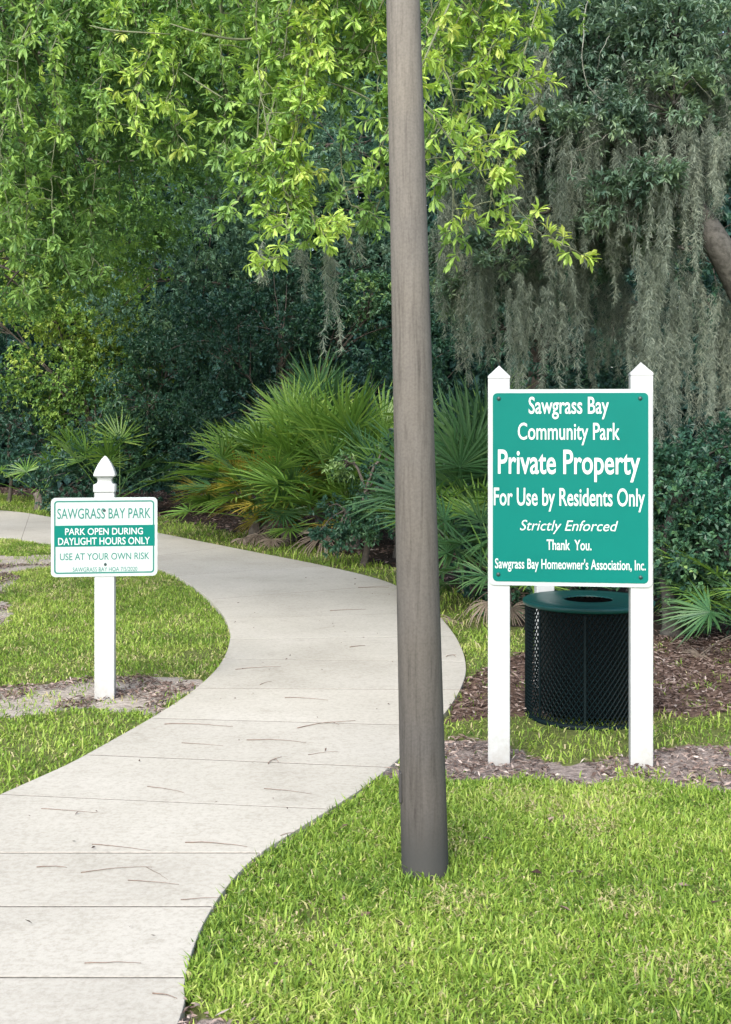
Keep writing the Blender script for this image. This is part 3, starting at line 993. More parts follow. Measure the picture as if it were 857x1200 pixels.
i1 = 3.6 / FPX * Yp
i2 = 5.3 / FPX * Yp
frame_ring(mb, rounded(W_ - 2 * i1, H_ - 2 * i1, .018) + [xc, zc], rounded(W_ - 2 * i2, H_ - 2 * i2, .012) + [xc, zc], fY - 0.0008, fY + 0.001)
mb.build('border_line', [M['ink_green']], panel)
sxp = lambda px: P(px, 0, Yp)[0] - sm.location[0]
szp = lambda py: P(0, py, Yp)[2]
mb = MB()
mb.box((sxp(64.0), fY - 0.0012, szp(640.2)), (sxp(179.2), fY + 0.0005, szp(615.5)))
mb.build('green_band', [M['park_green']], panel)
S1 = [('SAWGRASS BAY PARK', 67, 174.5, 607.6, 595.7, .006, 0), ('USE AT YOUR OWN RISK', 70, 173, 655.8, 648, .006, 0), ('SAWGRASS BAY HOA 7/5/2020', 84.7, 159, 669.5, 664.6, .0, 0)]
S2 = [('PARK OPEN DURING', 76, 165.5, 626.4, 618.8, .010, 0), ('DAYLIGHT HOURS ONLY', 68, 173.5, 638, 629.8, .010, 0)]
for S, mm, off in ((S1, 'ink_green', 0.0), (S2, 'letter_white', -0.0013)):
    for t, a, b, base, top, bo, sh in S:
        bm = text_mesh([(t, sxp(a), sxp(b), szp(base), szp(top) - szp(base), bo, sh)], 0.0010)
        bm.transform(Matrix.Translation((0, fY - 0.0001 + off, 0)))
        bm_obj('lettering', bm, M[mm], panel)
for px, py in ((120.9, 598.2), (122, 661.3)):
    mb = MB()
    mb.lathe([(0.0001, 0.004), (0.005, 0.0036), (0.0078, 0.0016), (0.008, 0.0)], 12)
    o = mb.build('bolt', [M['bolt']], panel, smooth=True)
    o.rotation_euler = (R(90), 0, 0)
    o.location = (sxp(px), fY - 0.0012, szp(py))

# white post behind the bin
mb = MB()
c = P(638, 0, 6.95)[0]
wp = empty('white_post', (c, 6.95, 0), 'plain white post behind the bin, mostly hidden by the big sign', 'post')
mb.box((-.05, -.05, -.1), (.05, .05, .98))
o = mb.build('shaft', [M['post']], wp)
bevel(o, 0.004)
mb = MB()
mb.add([(-.053, -.053, .978), (.053, -.053, .978), (.053, .053, .978), (-.053, .053, .978), (0, 0, 1.02)], [(0, 1, 4), (1, 2, 4), (2, 3, 4), (3, 0, 4)])
mb.build('cap', [M['white']], wp)

# ------------------------------------------------------------------ the bin
YC, RB = 6.36, 0.318
bn = empty('litter_bin', (P(689.5, 0, YC)[0], YC, 0.0), 'round dark green mesh litter bin with a teal lid, behind the big sign', 'litter bin', rz=0)
ZT = 0.605
mb = MB()
NH, NS, rise = 78, 16, 1.22
zz = np.linspace(0.03, ZT - 0.02, NS)
for sgn in (-1, 1):
    for k in range(NH):
        a = k / NH * 2 * np.pi + sgn * np.linspace(0, rise, NS)
        rr = RB + sgn * 0.0012 - 0.012 * (1 - zz / ZT) * 0
        mb.tube(np.stack([rr * np.cos(a), rr * np.sin(a), zz], -1), 0.0034, 4, cap=False)
mb.build('mesh_wall', [M['can_dark']], bn)
for k in range(8):
    a = R(-90 - 13 + 45 * k)
    mb = MB()
    mb.box((-0.006, -0.002, 0.0), (0.006, 0.002, ZT - .03))
    o = mb.build('rib', [M['can_dark']], bn)
    o.location = ((RB + .006) * math.cos(a), (RB + .006) * math.sin(a), 0)
    o.rotation_euler = (0, 0, a + R(90))
mb = MB()
mb.lathe([(RB - .006, .0), (RB + .010, .0), (RB + .012, .02), (RB + .010, .035), (RB - .004, .035), (RB - .006, .0)], 64)
mb.build('base_ring', [M['can_dark']], bn, smooth=True)
mb = MB()
mb.lathe([(0.001, .05), (RB * .76, .05), (RB * .78, .06), (RB * .80, ZT - .02)], 48)
mb.build('liner', [M['liner']], bn, smooth=True)
mb = MB()
Rr = RB + .016
mb.lathe([(RB - .004, ZT - .016), (Rr - .004, ZT - .018), (Rr, ZT - .014), (Rr + .004, ZT - .006), (Rr + .003, ZT + .004), (Rr - .006, ZT + .009), (Rr - .02, ZT + .006), (Rr - .03, ZT + .011),
          (RB * .72, ZT + .011), (RB * .45, ZT + .009), (RB * .42, ZT + .011), (RB * .40, ZT + .009), (RB * .395, ZT + .004)], 72)
mb.build('lid', [M['can_lid']], bn, smooth=True)

# ------------------------------------------------------------------ the pole
YP = 4.17
pb, pt = P(498.5, 0, YP)[0], P(472.5, 0, YP)[0]
Zt = P(0, 0, YP)[2]
pole = empty('utility_pole', (pb, YP, 0), 'tall tapering weathered grey-brown pole standing in the lawn beside the path', 'pole')
mb = MB()
HT = 5.6
zz = np.concatenate([[-0.3], np.linspace(0, HT, 40)])
dx = (pt - pb) / Zt * zz
wb, wt = 55.5 / 2 / FPX * YP, 39.5 / 2 / FPX * YP
rad = np.interp(zz, [0, Zt, HT], [wb, wt, wt - (wb - wt) / Zt * (HT - Zt) * .8])
rad[0] = wb
mb.tube(np.stack([dx, 0 * zz, zz], -1), rad, 40)
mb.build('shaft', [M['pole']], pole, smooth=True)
mb = MB()
mb.lathe([(rad[-1] + .012, HT - .03), (rad[-1] + .014, HT), (rad[-1] * .8, HT + .03), (.001, HT + .045)], 32)
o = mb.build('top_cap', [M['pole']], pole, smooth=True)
o.location = (dx[-1], 0, 0)
z0, z1 = P(0, 940, YP - .02)[2], P(0, 904, YP - .02)[2]
mb = MB()
mb.box((-.007, -.022, z0), (.004, .022, z1))
o = mb.build('hatch_cover', [M['hatch']], pole)
bevel(o, .004)
o.location = (-wb * .985 + .004 + (pt - pb) / Zt * .3, -.012, 0)


# ------------------------------------------------------------------ foliage
def leaf_batch(c, ax, nr, L, W, tint, six=False, wide=0.6):
    """Leaves from base points c along unit axes ax, upper faces towards nr."""
    n = len(c)
    s = nrmz(np.cross(ax, nr))
    nn = np.cross(s, ax)
    L, W = L[:, None], W[:, None] * 0.5
    if six:
        a1 = c + ax * L * .36 - nn * L * .0
        a2 = c + ax * L * .74 - nn * L * .05
        tip = c + ax * L * 1.0 - nn * L * .14
        up = nn * W * .45
        v = np.stack([c, a1 + s * W * wide + up, a1 - s * W * wide + up, a2 + s * W + up * .8, a2 - s * W + up * .8, tip, a1, a2], 1)
        k = np.arange(n)[:, None] * 8
        f = np.stack([k + q for q in ([0, 6, 1], [0, 2, 6], [6, 7, 3], [6, 3, 1], [2, 4, 7], [2, 7, 6], [7, 5, 3], [4, 5, 7])], 1).reshape(-1, 3)
        return v.reshape(-1, 3), f, np.repeat(tint, 8)
    a1 = c + ax * L * .55
    up = nn * W * .5
    tip = c + ax * L - nn * L * .1
    v = np.stack([c, a1 + s * W + up, tip, a1 - s * W + up], 1)
    k = np.arange(n)[:, None] * 4
    f = np.stack([k + [0, 2, 1], k + [0, 3, 2]], 1).reshape(-1, 3)
    return v.reshape(-1, 3), f, np.repeat(tint, 4)


def rand_dir(n, r):
    return nrmz(r.normal(0, 1, (n, 3)))


def rosettes(c, d, tint, k, L, W, r, mb, six=False, spread=(0.55, 1.25), jit=0.08, upb=0.9):
    """k leaves around each twig end c pointing along d."""
    n = len(c)
    c = np.repeat(c, k, 0)
    d = np.repeat(d, k, 0)
    ref = nrmz(np.cross(d, rand_dir(n * k, r)))
    th = r.uniform(*spread, n * k)[:, None]
    ax = nrmz(d * np.cos(th) + ref * np.sin(th) + np.array([0, 0, -0.12]))
    nr = nrmz(np.array([0, 0, upb]) + 0.45 * d + 0.45 * rand_dir(n * k, r))
    bad = np.abs((ax * nr).sum(-1)) > .97
    nr[bad] += rand_dir(bad.sum(), r) * .5
    c = c - d * (r.uniform(-.2, .6, n * k) * L)[:, None]
    t = np.clip(np.repeat(tint, k) + r.normal(0, jit, n * k), 0, 1)
    mb.add(*leaf_batch(c, ax, nr, L * r.uniform(.65, 1.15, n * k), W * r.uniform(.75, 1.2, n * k), t, six))


def clump(mb, c, rad, nleaf, tint, L, W, r, k=6, six=False, sub=None, hollow=0.5, tj=0.13, squash_low=True, sig=0.16):
    """An uneven mass of leaves: sub-clumps on an ellipsoid, rosettes scattered about each."""
    c, rad = np.asarray(c, float), np.asarray(rad, float)
    nros = max(4, nleaf // k)
    sub = sub or max(6, int(nros / 26))
    d = rand_dir(sub, r)
    rr = (hollow + (1 - hollow) * r.uniform(0, 1, sub)) ** 0.7
    sc = c + d * rad * rr[:, None]
    st = r.normal(0, tj, sub)
    ssz = r.uniform(.6, 1.5, sub)
    w = r.integers(0, sub, nros)
    p = sc[w] + r.normal(0, 1, (nros, 3)) * rad.mean() * sig * ssz[w][:, None] * [1.2, 1.2, .75]
    out = nrmz((p - c) / rad)
    dd = nrmz(out * .7 + rand_dir(nros, r) * .8 + np.array([0, -0.15, .15]))
    rosettes(p, dd, tint + st[w] + r.normal(0, .05, nros), k, L, W, r, mb, six)
    return sc


def curve3(a, b, sag, r, n=9, wob=.06):
    t = np.linspace(0, 1, n)[:, None]
    a, b = np.asarray(a, float), np.asarray(b, float)
    p = a + (b - a) * t
    p[:, 2] += sag * np.sin(np.pi * t[:, 0])
    ln = np.linalg.norm(b - a)
    p[1:-1] += r.normal(0, wob * ln * .12, (n - 2, 3))
    return p


def grow_tree(name, label, cat, base, trunk_pts, r0, clumps, L, W, lm, r, bark='bark', k=6, six=False, group=None, limbs=True, hollow=.5, sig=.16):
    """A tree or shrub: trunk with limbs, crown of leaves; points in world space, stored relative to the base."""
    root = empty(name, (base[0], base[1], 0), label, cat, group)
    off = np.array([base[0], base[1], 0.0])
    tp = smooth_line(np.asarray(trunk_pts, float) - off, 5)
    mb = MB()
    tr = r0 * np.linspace(1, .45, len(tp))
    tr[:2] *= 1.25
    mb.tube(tp, tr, 10)
    cr = MB()
    for c, rad, n, tint in clumps:
        c = np.asarray(c, float) - off
        sc = clump(cr, c, rad, n, tint, L, W, r, k, six, hollow=hollow, sig=sig)
        if limbs:
            i = int(np.argmin(np.linalg.norm(tp[len(tp) // 3:] - c, axis=1))) + len(tp) // 3
            lp = curve3(tp[i], c, .15, r)
            lr = min(r0 * .42, .05)
            mb.tube(lp, np.linspace(lr, .012, 9), 6)
            for s in sc[:min(len(sc), 14)]:
                q = lp[r.integers(4, 9)]
                mb.tube(curve3(q, s, .05, r, 6), np.linspace(.012, .004, 6), 4, cap=False)
    tobj = mb.build('trunk', [M[bark]], root, smooth=True)
    cobj = cr.build('crown', [M[lm]], root)
    return root, off


rf = np.random.default_rng(99)

# --- deep woods: a mass behind everything
mb = MB()
n = 200000
x = np.where(rf.uniform(0, 1, n) < .55, rf.uniform(-26, 22, n), rf.uniform(-15, 8, n))
z = 16 * rf.uniform(0, 1, n) ** 1.15
y = 26 + 9 * rf.uniform(0, 1, n) + 2.0 * (vnoise(x, z, 2.5, 61) - .5) - np.clip(x, 0, 20) * .55
c = np.stack([x, y, z], -1)
d = nrmz(rand_dir(n, rf) + [0, -.4, .1])
t = np.clip(.35 + .5 * (vnoise(x, z, 1.3, 62) - .5) + rf.normal(0, .12, n), 0, 1)
mb.add(*leaf_batch(c, d, nrmz(rand_dir(n, rf) * .7 + [0, -.5, .6]), rf.uniform(.22, .45, n), rf.uniform(.13, .26, n), t))
tag(mb.build('woods', [M['woods']]), 'deep shaded woodland far behind the palmettos', 'woods', kind='stuff')

# --- background trees in the woods
def PX(px, py, Y): return P(px, py, Y)


grow_tree('broadleaf_tree', 'dull bluish green tree with dense fine leaves behind the palmettos, left of the pole', 'tree', P(330, 0, 21)[:2], [P(330, 620, 21) * [1, 1, 0], (-1.4, 21, 2), (-1.2, 20.8, 4.5), (-1.3, 20.5, 7)], .2,
          [(P(240, 235, 19), (1.6, 1.4, 1.3), 9000, .55), (P(350, 250, 19.5), (1.7, 1.4, 1.4), 9000, .45), (P(180, 330, 20), (1.5, 1.2, 1.3), 6000, .42), (P(300, 100, 20), (2.4, 1.8, 1.6), 9000, .55), (P(430, 180, 20), (1.5, 1.4, 1.6), 7000, .45), (P(420, 330, 20), (1.3, 1.2, 1.1), 5000, .3), (P(290, 360, 20.5), (1.5, 1, 1.0), 5000, .3), (P(300, -80, 20), (3.0, 2, 1.6), 6000, .5)], .10, .036, 'oak_dull', rf)
grow_tree('broadleaf_tree', 'dark tree filling the gap behind the large sign under the moss', 'tree', P(620, 0, 15.5)[:2], [P(620, 0, 15.5) * [1, 1, 0], P(625, 500, 15.5), P(640, 330, 15.3), P(650, 150, 15)], .16,
          [(P(560, 400, 15), (1.0, .9, 1.1), 5000, .30), (P(640, 380, 15), (1.0, .9, 1.2), 5000, .30), (P(740, 360, 15), (1.2, 1, 1.3), 5000, .28), (P(560, 230, 15), (1.2, 1, 1.2), 5000, .4), (P(700, 180, 15), (1.5, 1, 1.3), 6000, .38), (P(830, 300, 15), (1.3, 1, 1.6), 5000, .3), (P(620, 60, 15), (2.0, 1, 1.3), 6000, .4), (P(830, 80, 15), (1.6, 1, 1.5), 5000, .4), (P(620, -80, 15), (3, 1.5, 1.2), 4000, .4)], .09, .034, 'dark_leaf', rf)
grow_tree('broadleaf_tree', 'mid green leafy tree at the far left, above the yellowish shrub', 'tree', (-6.3, 15.5), [(-6.3, 15.5, 0), (-6.1, 15.4, 2), (-5.8, 15.2, 4), (-5.6, 15, 6)], .17,
          [(P(60, 230, 14), (1.0, .9, .9), 7000, .5), (P(140, 190, 13.5), (.9, .9, .8), 6000, .5), (P(10, 120, 14), (1.1, 1, 1.0), 6000, .45), (P(120, 290, 14.5), (.9, .8, .7), 5000, .55), (P(20, 320, 14.5), (.8, .8, .6), 4500, .5), (P(190, 90, 14), (1.2, 1, 1.0), 6000, .48), (P(80, 0, 14), (1.8, 1.1, 1), 7000, .5), (P(240, 150, 14.5), (.8, .8, .9), 4000, .42), (P(-100, 150, 14.5), (1.3, 1.2, 1.7), 5000, .45), (P(100, -120, 14.5), (2.5, 1.4, 1.1), 5000, .5)], .075, .030, 'oak_mid', rf)

# --- shrubs at the edge of the woods
def shrub(label, px, py, Y, clumps, L, W, lm, cat='shrub', k=6, hollow=.45, name='shrub'):
    b = P(px, py, Y)
    th = min(1.3, .75 * max(P(a, c, Y + dy)[2] for a, c, dy, rr, n, t in clumps))
    grow_tree(name, label, cat, (b[0], Y), [(b[0], Y, -.05), (b[0] + .05, Y, .3 * th), (b[0], Y, .7 * th), (b[0] + .03, Y, th)], .04,
              [(P(a, c, Y + dy), rr, n, t) for a, c, dy, rr, n, t in clumps], L, W, lm, rf, 'bark', k, limbs=True, hollow=hollow, sig=.2)


shrub('tall yellowish green shrub behind the small sign at the left edge of the woods', 110, 560, 21.5,
      [(110, 370, 0, (1.0, .8, .8), 7000, .74), (50, 345, -.1, (.9, .8, .6), 5000, .78), (150, 420, .1, (.8, .7, .7), 5500, .66), (60, 440, 0, (.9, .7, .6), 4500, .5), (120, 330, 0, (.7, .6, .5), 3500, .8), (30, 290, 0, (1.0, .7, .7), 4500, .74), (100, 490, .2, (1.0, .6, .6), 4000, .4), (-40, 340, .2, (.8, .8, 1.0), 3000, .5)], .085, .038, 'bush_light')
shrub('dark shrub beside the left edge of the view, behind the path', 10, 575, 22.5,
      [(5, 430, 0, (.9, .8, 1.0), 4000, .25), (20, 500, -.5, (1.1, .8, .9), 5000, .35), (-60, 480, 0, (1.2, .9, 1.3), 4000, .3), (60, 540, -.6, (.8, .6, .5), 2500, .35)], .09, .036, 'dark_leaf')
shrub('dark green shrub between the small sign and the big palmetto clump', 170, 595, 20,
      [(175, 470, 0, (.8, .7, .9), 5500, .5), (205, 420, .3, (.9, .7, .8), 5000, .42), (150, 540, -.4, (.8, .6, .5), 4000, .42), (215, 540, -.3, (.7, .6, .7), 4000, .3), (100, 560, -.3, (.8, .6, .4), 3000, .35)], .085, .036, 'dark_leaf')
shrub('dark shrub rising behind the big palmetto clump', 330, 615, 18,
      [(250, 400, 0, (.9, .8, .8), 4500, .32), (330, 380, .2, (1.0, .8, .8), 5000, .28), (410, 390, 0, (.9, .8, .8), 4500, .38), (300, 480, .6, (1.2, .7, .9), 4000, .25), (440, 480, .3, (1.0, .7, 1.0), 4000, .3), (445, 360, -.3, (.5, .5, .6), 2500, .72)], .08, .036, 'dark_leaf')
shrub('small leafy bush at the right foot of the big palmetto clump, left of the pole', 425, 655, 12.9,
      [(435, 590, 0, (.28, .30, .32), 1600, .55), (455, 615, -.1, (.30, .3, .26), 1500, .5), (400, 615, -.1, (.34, .3, .22), 1300, .42), (455, 545, .2, (.24, .3, .28), 900, .55), (405, 548, .1, (.16, .2, .12), 450, .95)], .06, .028, 'dark_leaf')
shrub('tangled dark bush behind the large sign and the bin', 690, 760, 10.2,
      [(560, 560, 1.2, (.7, .5, .7), 3000, .2), (650, 600, .3, (.8, .5, .8), 4000, .25), (740, 590, 0, (.6, .5, .8), 3500, .3), (690, 690, -.4, (.8, .4, .4), 2500, .25), (600, 660, .3, (.5, .4, .5), 2000, .25)], .07, .032, 'dark_leaf')
# small grey-trunked tree at the right
b = P(788, 750, 8.7)
grow_tree('small_tree', 'bushy dark tree with a short grey trunk right of the bin', 'tree', (b[0], 8.7), [(b[0], 8.7, -.05), (b[0] - .01, 8.7, .25), (b[0] - .03, 8.75, .5), (b[0] + .02, 8.8, .8), (b[0] + .08, 8.9, 1.0)], .075,
          [(P(800, 600, 8.7), (.38, .4, .40), 4200, .48), (P(850, 640, 8.5), (.42, .4, .35), 4200, .55), (P(840, 550, 8.9), (.45, .4, .35), 3500, .40), (P(790, 660, 8.9), (.3, .3, .22), 2000, .42), (P(900, 600, 8.6), (.5, .45, .6), 4000, .5), (P(770, 560, 9.2), (.35, .3, .35), 2200, .35), (P(860, 700, 8.6), (.35, .3, .2), 1600, .5)], .05, .027, 'dark_leaf', rf, 'bark_grey', k=5, sig=.2)


# --- moss
def moss_drape(mb, top, length, wid, n, r, tint):
    """A hanging beard: fine curls tangled along a few hanging cords, wide above and ragged below."""
    for _ in range(max(2, n // 9)):
        L = length * r.uniform(.3, 1.0)
        p0 = top + np.array([r.normal(0, wid * 1.25), r.normal(0, wid * 1.3), r.uniform(-.45, .12) * min(1, length)])
        m = max(6, int(L / .05))
        t = np.linspace(0, 1, m)
        wob = np.cumsum(r.normal(0, .010, (m, 2)), 0)
        ax = np.stack([p0[0] + wob[:, 0], p0[1] + wob[:, 1], p0[2] - L * t], -1)
        q = int(L * 420) + 20
        u = r.uniform(0, 1, q) ** 1.25
        c = np.stack([np.interp(u, t, ax[:, k]) for k in range(3)], -1)
        fat = wid * .50 * np.minimum(1, .25 + u * 3) * (1 - .8 * u) * (.6 + .6 * vnoise(u * L * 10, np.full(q, p0[0] * 7), .8, 71))
        c += r.normal(0, 1, (q, 3)) * fat[:, None]
        ln = r.uniform(.025, .085, q)
        d0 = nrmz(rand_dir(q, r) * [.75, .75, .5] + [0, 0, -.75])
        d1 = nrmz(d0 + rand_dir(q, r) * .9 + [0, 0, -.25])
        d2 = nrmz(d1 + rand_dir(q, r) * 1.0)
        pts = [c]
        for d in (d0, d1, d2): pts.append(pts[-1] + d * ln[:, None] / 3)
        sd = nrmz(np.cross(d0, rand_dir(q, r))) * r.uniform(.0011, .0021, q)[:, None]
        v = np.stack([pts[0] - sd, pts[0] + sd, pts[1] - sd, pts[1] + sd, pts[2] - sd * .8, pts[2] + sd * .8, pts[3]], 1).reshape(-1, 3)
        i = np.arange(q)[:, None] * 7
        f = np.stack([i + a for a in ([0, 1, 3], [0, 3, 2], [2, 3, 5], [2, 5, 4], [4, 5, 6])], 1).reshape(-1, 3)
        mb.add(v, f, np.clip(np.repeat(tint + r.normal(0, .10) + r.normal(0, .17, q), 7), 0, 1))


# --- the mossy live oak at the right
rm = np.random.default_rng(31)
ob = (3.75, 9.6)
root, off = grow_tree('live_oak', 'mossy live oak with dark leaves and a leaning grey limb at the upper right', 'tree', ob,
                      [(3.75, 9.6, -.1), (3.62, 9.5, 1.0), tuple(P(905, 420, 9.2)), tuple(P(862, 325, 9.05)), tuple(P(828, 265, 9.05)), tuple(P(790, 205, 9.5)), tuple(P(780, 80, 10.4)), tuple(P(760, -120, 10.5)), tuple(P(700, -300, 10.5))], .135,
                      [(P(560, 60, 10.2), (.55, .6, .5), 4500, .45), (P(640, 90, 9.8), (.6, .6, .5), 5000, .48), (P(720, 60, 9.6), (.6, .6, .45), 5000, .5), (P(800, 40, 9.2), (.55, .6, .4), 5200, .62), (P(850, 110, 9.4), (.45, .5, .4), 3500, .55),
                       (P(540, 190, 10.6), (.5, .5, .5), 3000, .4), (P(610, 210, 10.2), (.5, .5, .4), 3400, .45), (P(690, 200, 10.0), (.5, .5, .4), 2600, .42), (P(760, 270, 9.4), (.28, .3, .2), 1800, .68), (P(700, 290, 9.8), (.35, .3, .25), 1500, .5),
                       (P(530, 310, 10.8), (.5, .4, .35), 2400, .45), (P(620, 320, 10.6), (.5, .4, .3), 1800, .4), (P(800, 180, 9.6), (.45, .4, .3), 2600, .42), (P(850, 190, 9.5), (.35, .4, .3), 2000, .45), (P(600, 160, 9.4), (.4, .4, .3), 1800, .55), (P(690, 130, 9.1), (.4, .4, .3), 2000, .58), (P(640, 250, 9.3), (.35, .3, .25), 1200, .5), (P(590, 300, 9.6), (.3, .3, .2), 900, .55), (P(720, 240, 9.0), (.3, .3, .2), 1000, .58), (P(790, 120, 8.9), (.4, .3, .25), 1900, .66), (P(765, 215, 8.8), (.28, .25, .16), 1300, .6), (P(540, 340, 10.2), (.3, .3, .2), 900, .6), (P(700, -60, 10), (1.6, 1.2, .8), 7000, .5), (P(900, 50, 10), (.8, 1, 1.0), 4000, .5), (P(620, -200, 10.5), (2.2, 1.6, 1.1), 6000, .5), (P(950, -150, 10), (1.6, 1.5, 1.2), 5000, .5)],
                      .068, .021, 'live_oak', rm, 'bark_grey', k=7, hollow=.3, sig=.22)
# pale bare twigs hanging through the crown
mb = MB()
for Y, w, pts in [(9.0, .010, [(700, -40), (683, 40), (690, 100), (748, 160), (745, 230), (740, 280)]), (9.0, .010, [(740, 110), (745, 150), (742, 190), (748, 240), (742, 300)]), (8.9, .009, [(715, 157), (690, 172), (675, 180), (670, 205), (690, 212)]),
                  (9.0, .010, [(760, 175), (775, 200), (785, 230), (800, 250)]), (9.0, .007, [(810, 90), (818, 130), (825, 165)]), (8.9, .006, [(650, 130), (670, 125), (690, 118)]), (9.1, .006, [(765, 160), (790, 200), (812, 210), (810, 195)]), (9, .006, [(715, 40), (705, 60), (700, 85)]),
                  (9, .005, [(736, 240), (738, 275)]), (9, .006, [(620, 180), (650, 165), (672, 150)]), (8.95, .008, [(812, -20), (806, 40), (812, 90), (838, 120)])]:
    q = smooth_line([P(a, b_, Y + rm.normal(0, .12)) for a, b_ in pts], 5) - off
    q += rm.normal(0, .006, q.shape)
    mb.tube(q, w * .42 * np.minimum(1, .3 + 3 * np.sin(np.pi * np.linspace(.0, .95, len(q)))) , 5)
mb.build('bare_twigs', [M['twig_pale']], root, smooth=True)
DR = [(520, 250, 400, 10.3, 30), (545, 300, 430, 10.0, 26), (575, 290, 440, 9.8, 24), (603, 330, 455, 9.4, 26), (618, 300, 420, 9.9, 26), (652, 315, 452, 9.2, 26), (668, 290, 420, 9.7, 24), (700, 330, 440, 9.9, 26), (725, 310, 430, 9.8, 24), (745, 330, 425, 9.7, 20),
      (765, 300, 530, 9.0, 30), (790, 340, 500, 9.2, 28), (812, 300, 545, 9.2, 30), (838, 345, 535, 9.4, 30), (858, 345, 520, 9.5, 30), (775, 200, 380, 9.3, 28), (530, 120, 280, 10.5, 30), (560, 160, 330, 10.4, 28), (600, 150, 300, 10.2, 30), (640, 190, 350, 10.0, 30), (670, 120, 300, 10.1, 30), (700, 190, 330, 9.8, 28), (730, 170, 330, 9.8, 28),
      (620, 60, 230, 10.3, 30), (790, 90, 250, 9.7, 30), (825, 100, 260, 9.8, 30), (700, 60, 200, 10.2, 30), (590, 240, 360, 10.2, 26), (680, 240, 400, 9.6, 26), (600, 120, 260, 9.3, 24), (660, 150, 290, 9.0, 22), (702, 110, 260, 9.0, 22), (742, 150, 300, 8.9, 22), (782, 160, 310, 8.8, 22), (818, 130, 300, 8.8, 20), (838, 150, 255, 8.85, 18), (565, 220, 350, 9.6, 22), (630, 60, 180, 9.3, 22), (880, 250, 480, 9.2, 40), (910, 200, 470, 9.4, 40), (580, 60, 190, 10.0, 26), (660, 70, 190, 9.6, 24), (745, 80, 210, 9.3, 24), (770, 60, 170, 9.4, 22), (845, 60, 200, 9.0, 24), (810, 160, 290, 9.0, 24), (720, 200, 320, 9.2, 22), (650, 210, 300, 9.3, 22)]
for a, y0, y1, Y, w in DR:
    mb = MB()
    top = P(a, y0, Y) - off
    ln = (y1 - y0) / FPX * Y * 1.08
    for q in range(3):
        moss_drape(mb, top + np.array([rm.normal(0, .05), rm.normal(0, .08), rm.uniform(-.08, .08)]), ln * rm.uniform(.65, 1.05), w / FPX * Y * rm.uniform(.18, .31), 48, rm, rm.uniform(.36, .60))
    mb.build('spanish_moss', [M['moss']], root)

# --- the bright oak whose branches hang over the path
rn = np.random.default_rng(57)
ob = (-4.4, 8.7)
trunk = [(-4.4, 8.7, -.1), (-4.3, 8.6, 1.5), (-4.2, 8.5, 3.2), (-3.9, 8.4, 4.8), (-3.7, 8.4, 6.5), (-3.8, 8.5, 8)]
limbA = smooth_line([(-4.2, 8.5, 3.4), (-3.4, 8.0, 4.2), (-2.2, 7.5, 4.75), (-.9, 7.0, 4.95), (.3, 6.6, 5.0), (1.2, 6.4, 4.8)], 8)
limbB = smooth_line([(-4.2, 8.5, 3.0), (-3.6, 8.3, 3.9), (-2.7, 8.3, 4.4), (-1.6, 8.4, 4.75), (-.5, 8.5, 4.9)], 8)
root = empty('oak_tree', (ob[0], ob[1], 0), 'oak with bright yellow-green leaves whose branches droop over the path behind the pole', 'tree')
off = np.array([ob[0], ob[1], 0.])
tmb, cmb = MB(), MB()
tp = smooth_line(trunk, 6) - off
tmb.tube(tp, np.linspace(.24, .10, len(tp)), 12)
tmb.tube(limbA - off, np.linspace(.10, .03, len(limbA)), 8)
tmb.tube(limbB - off, np.linspace(.09, .03, len(limbB)), 8)
tw = MB()
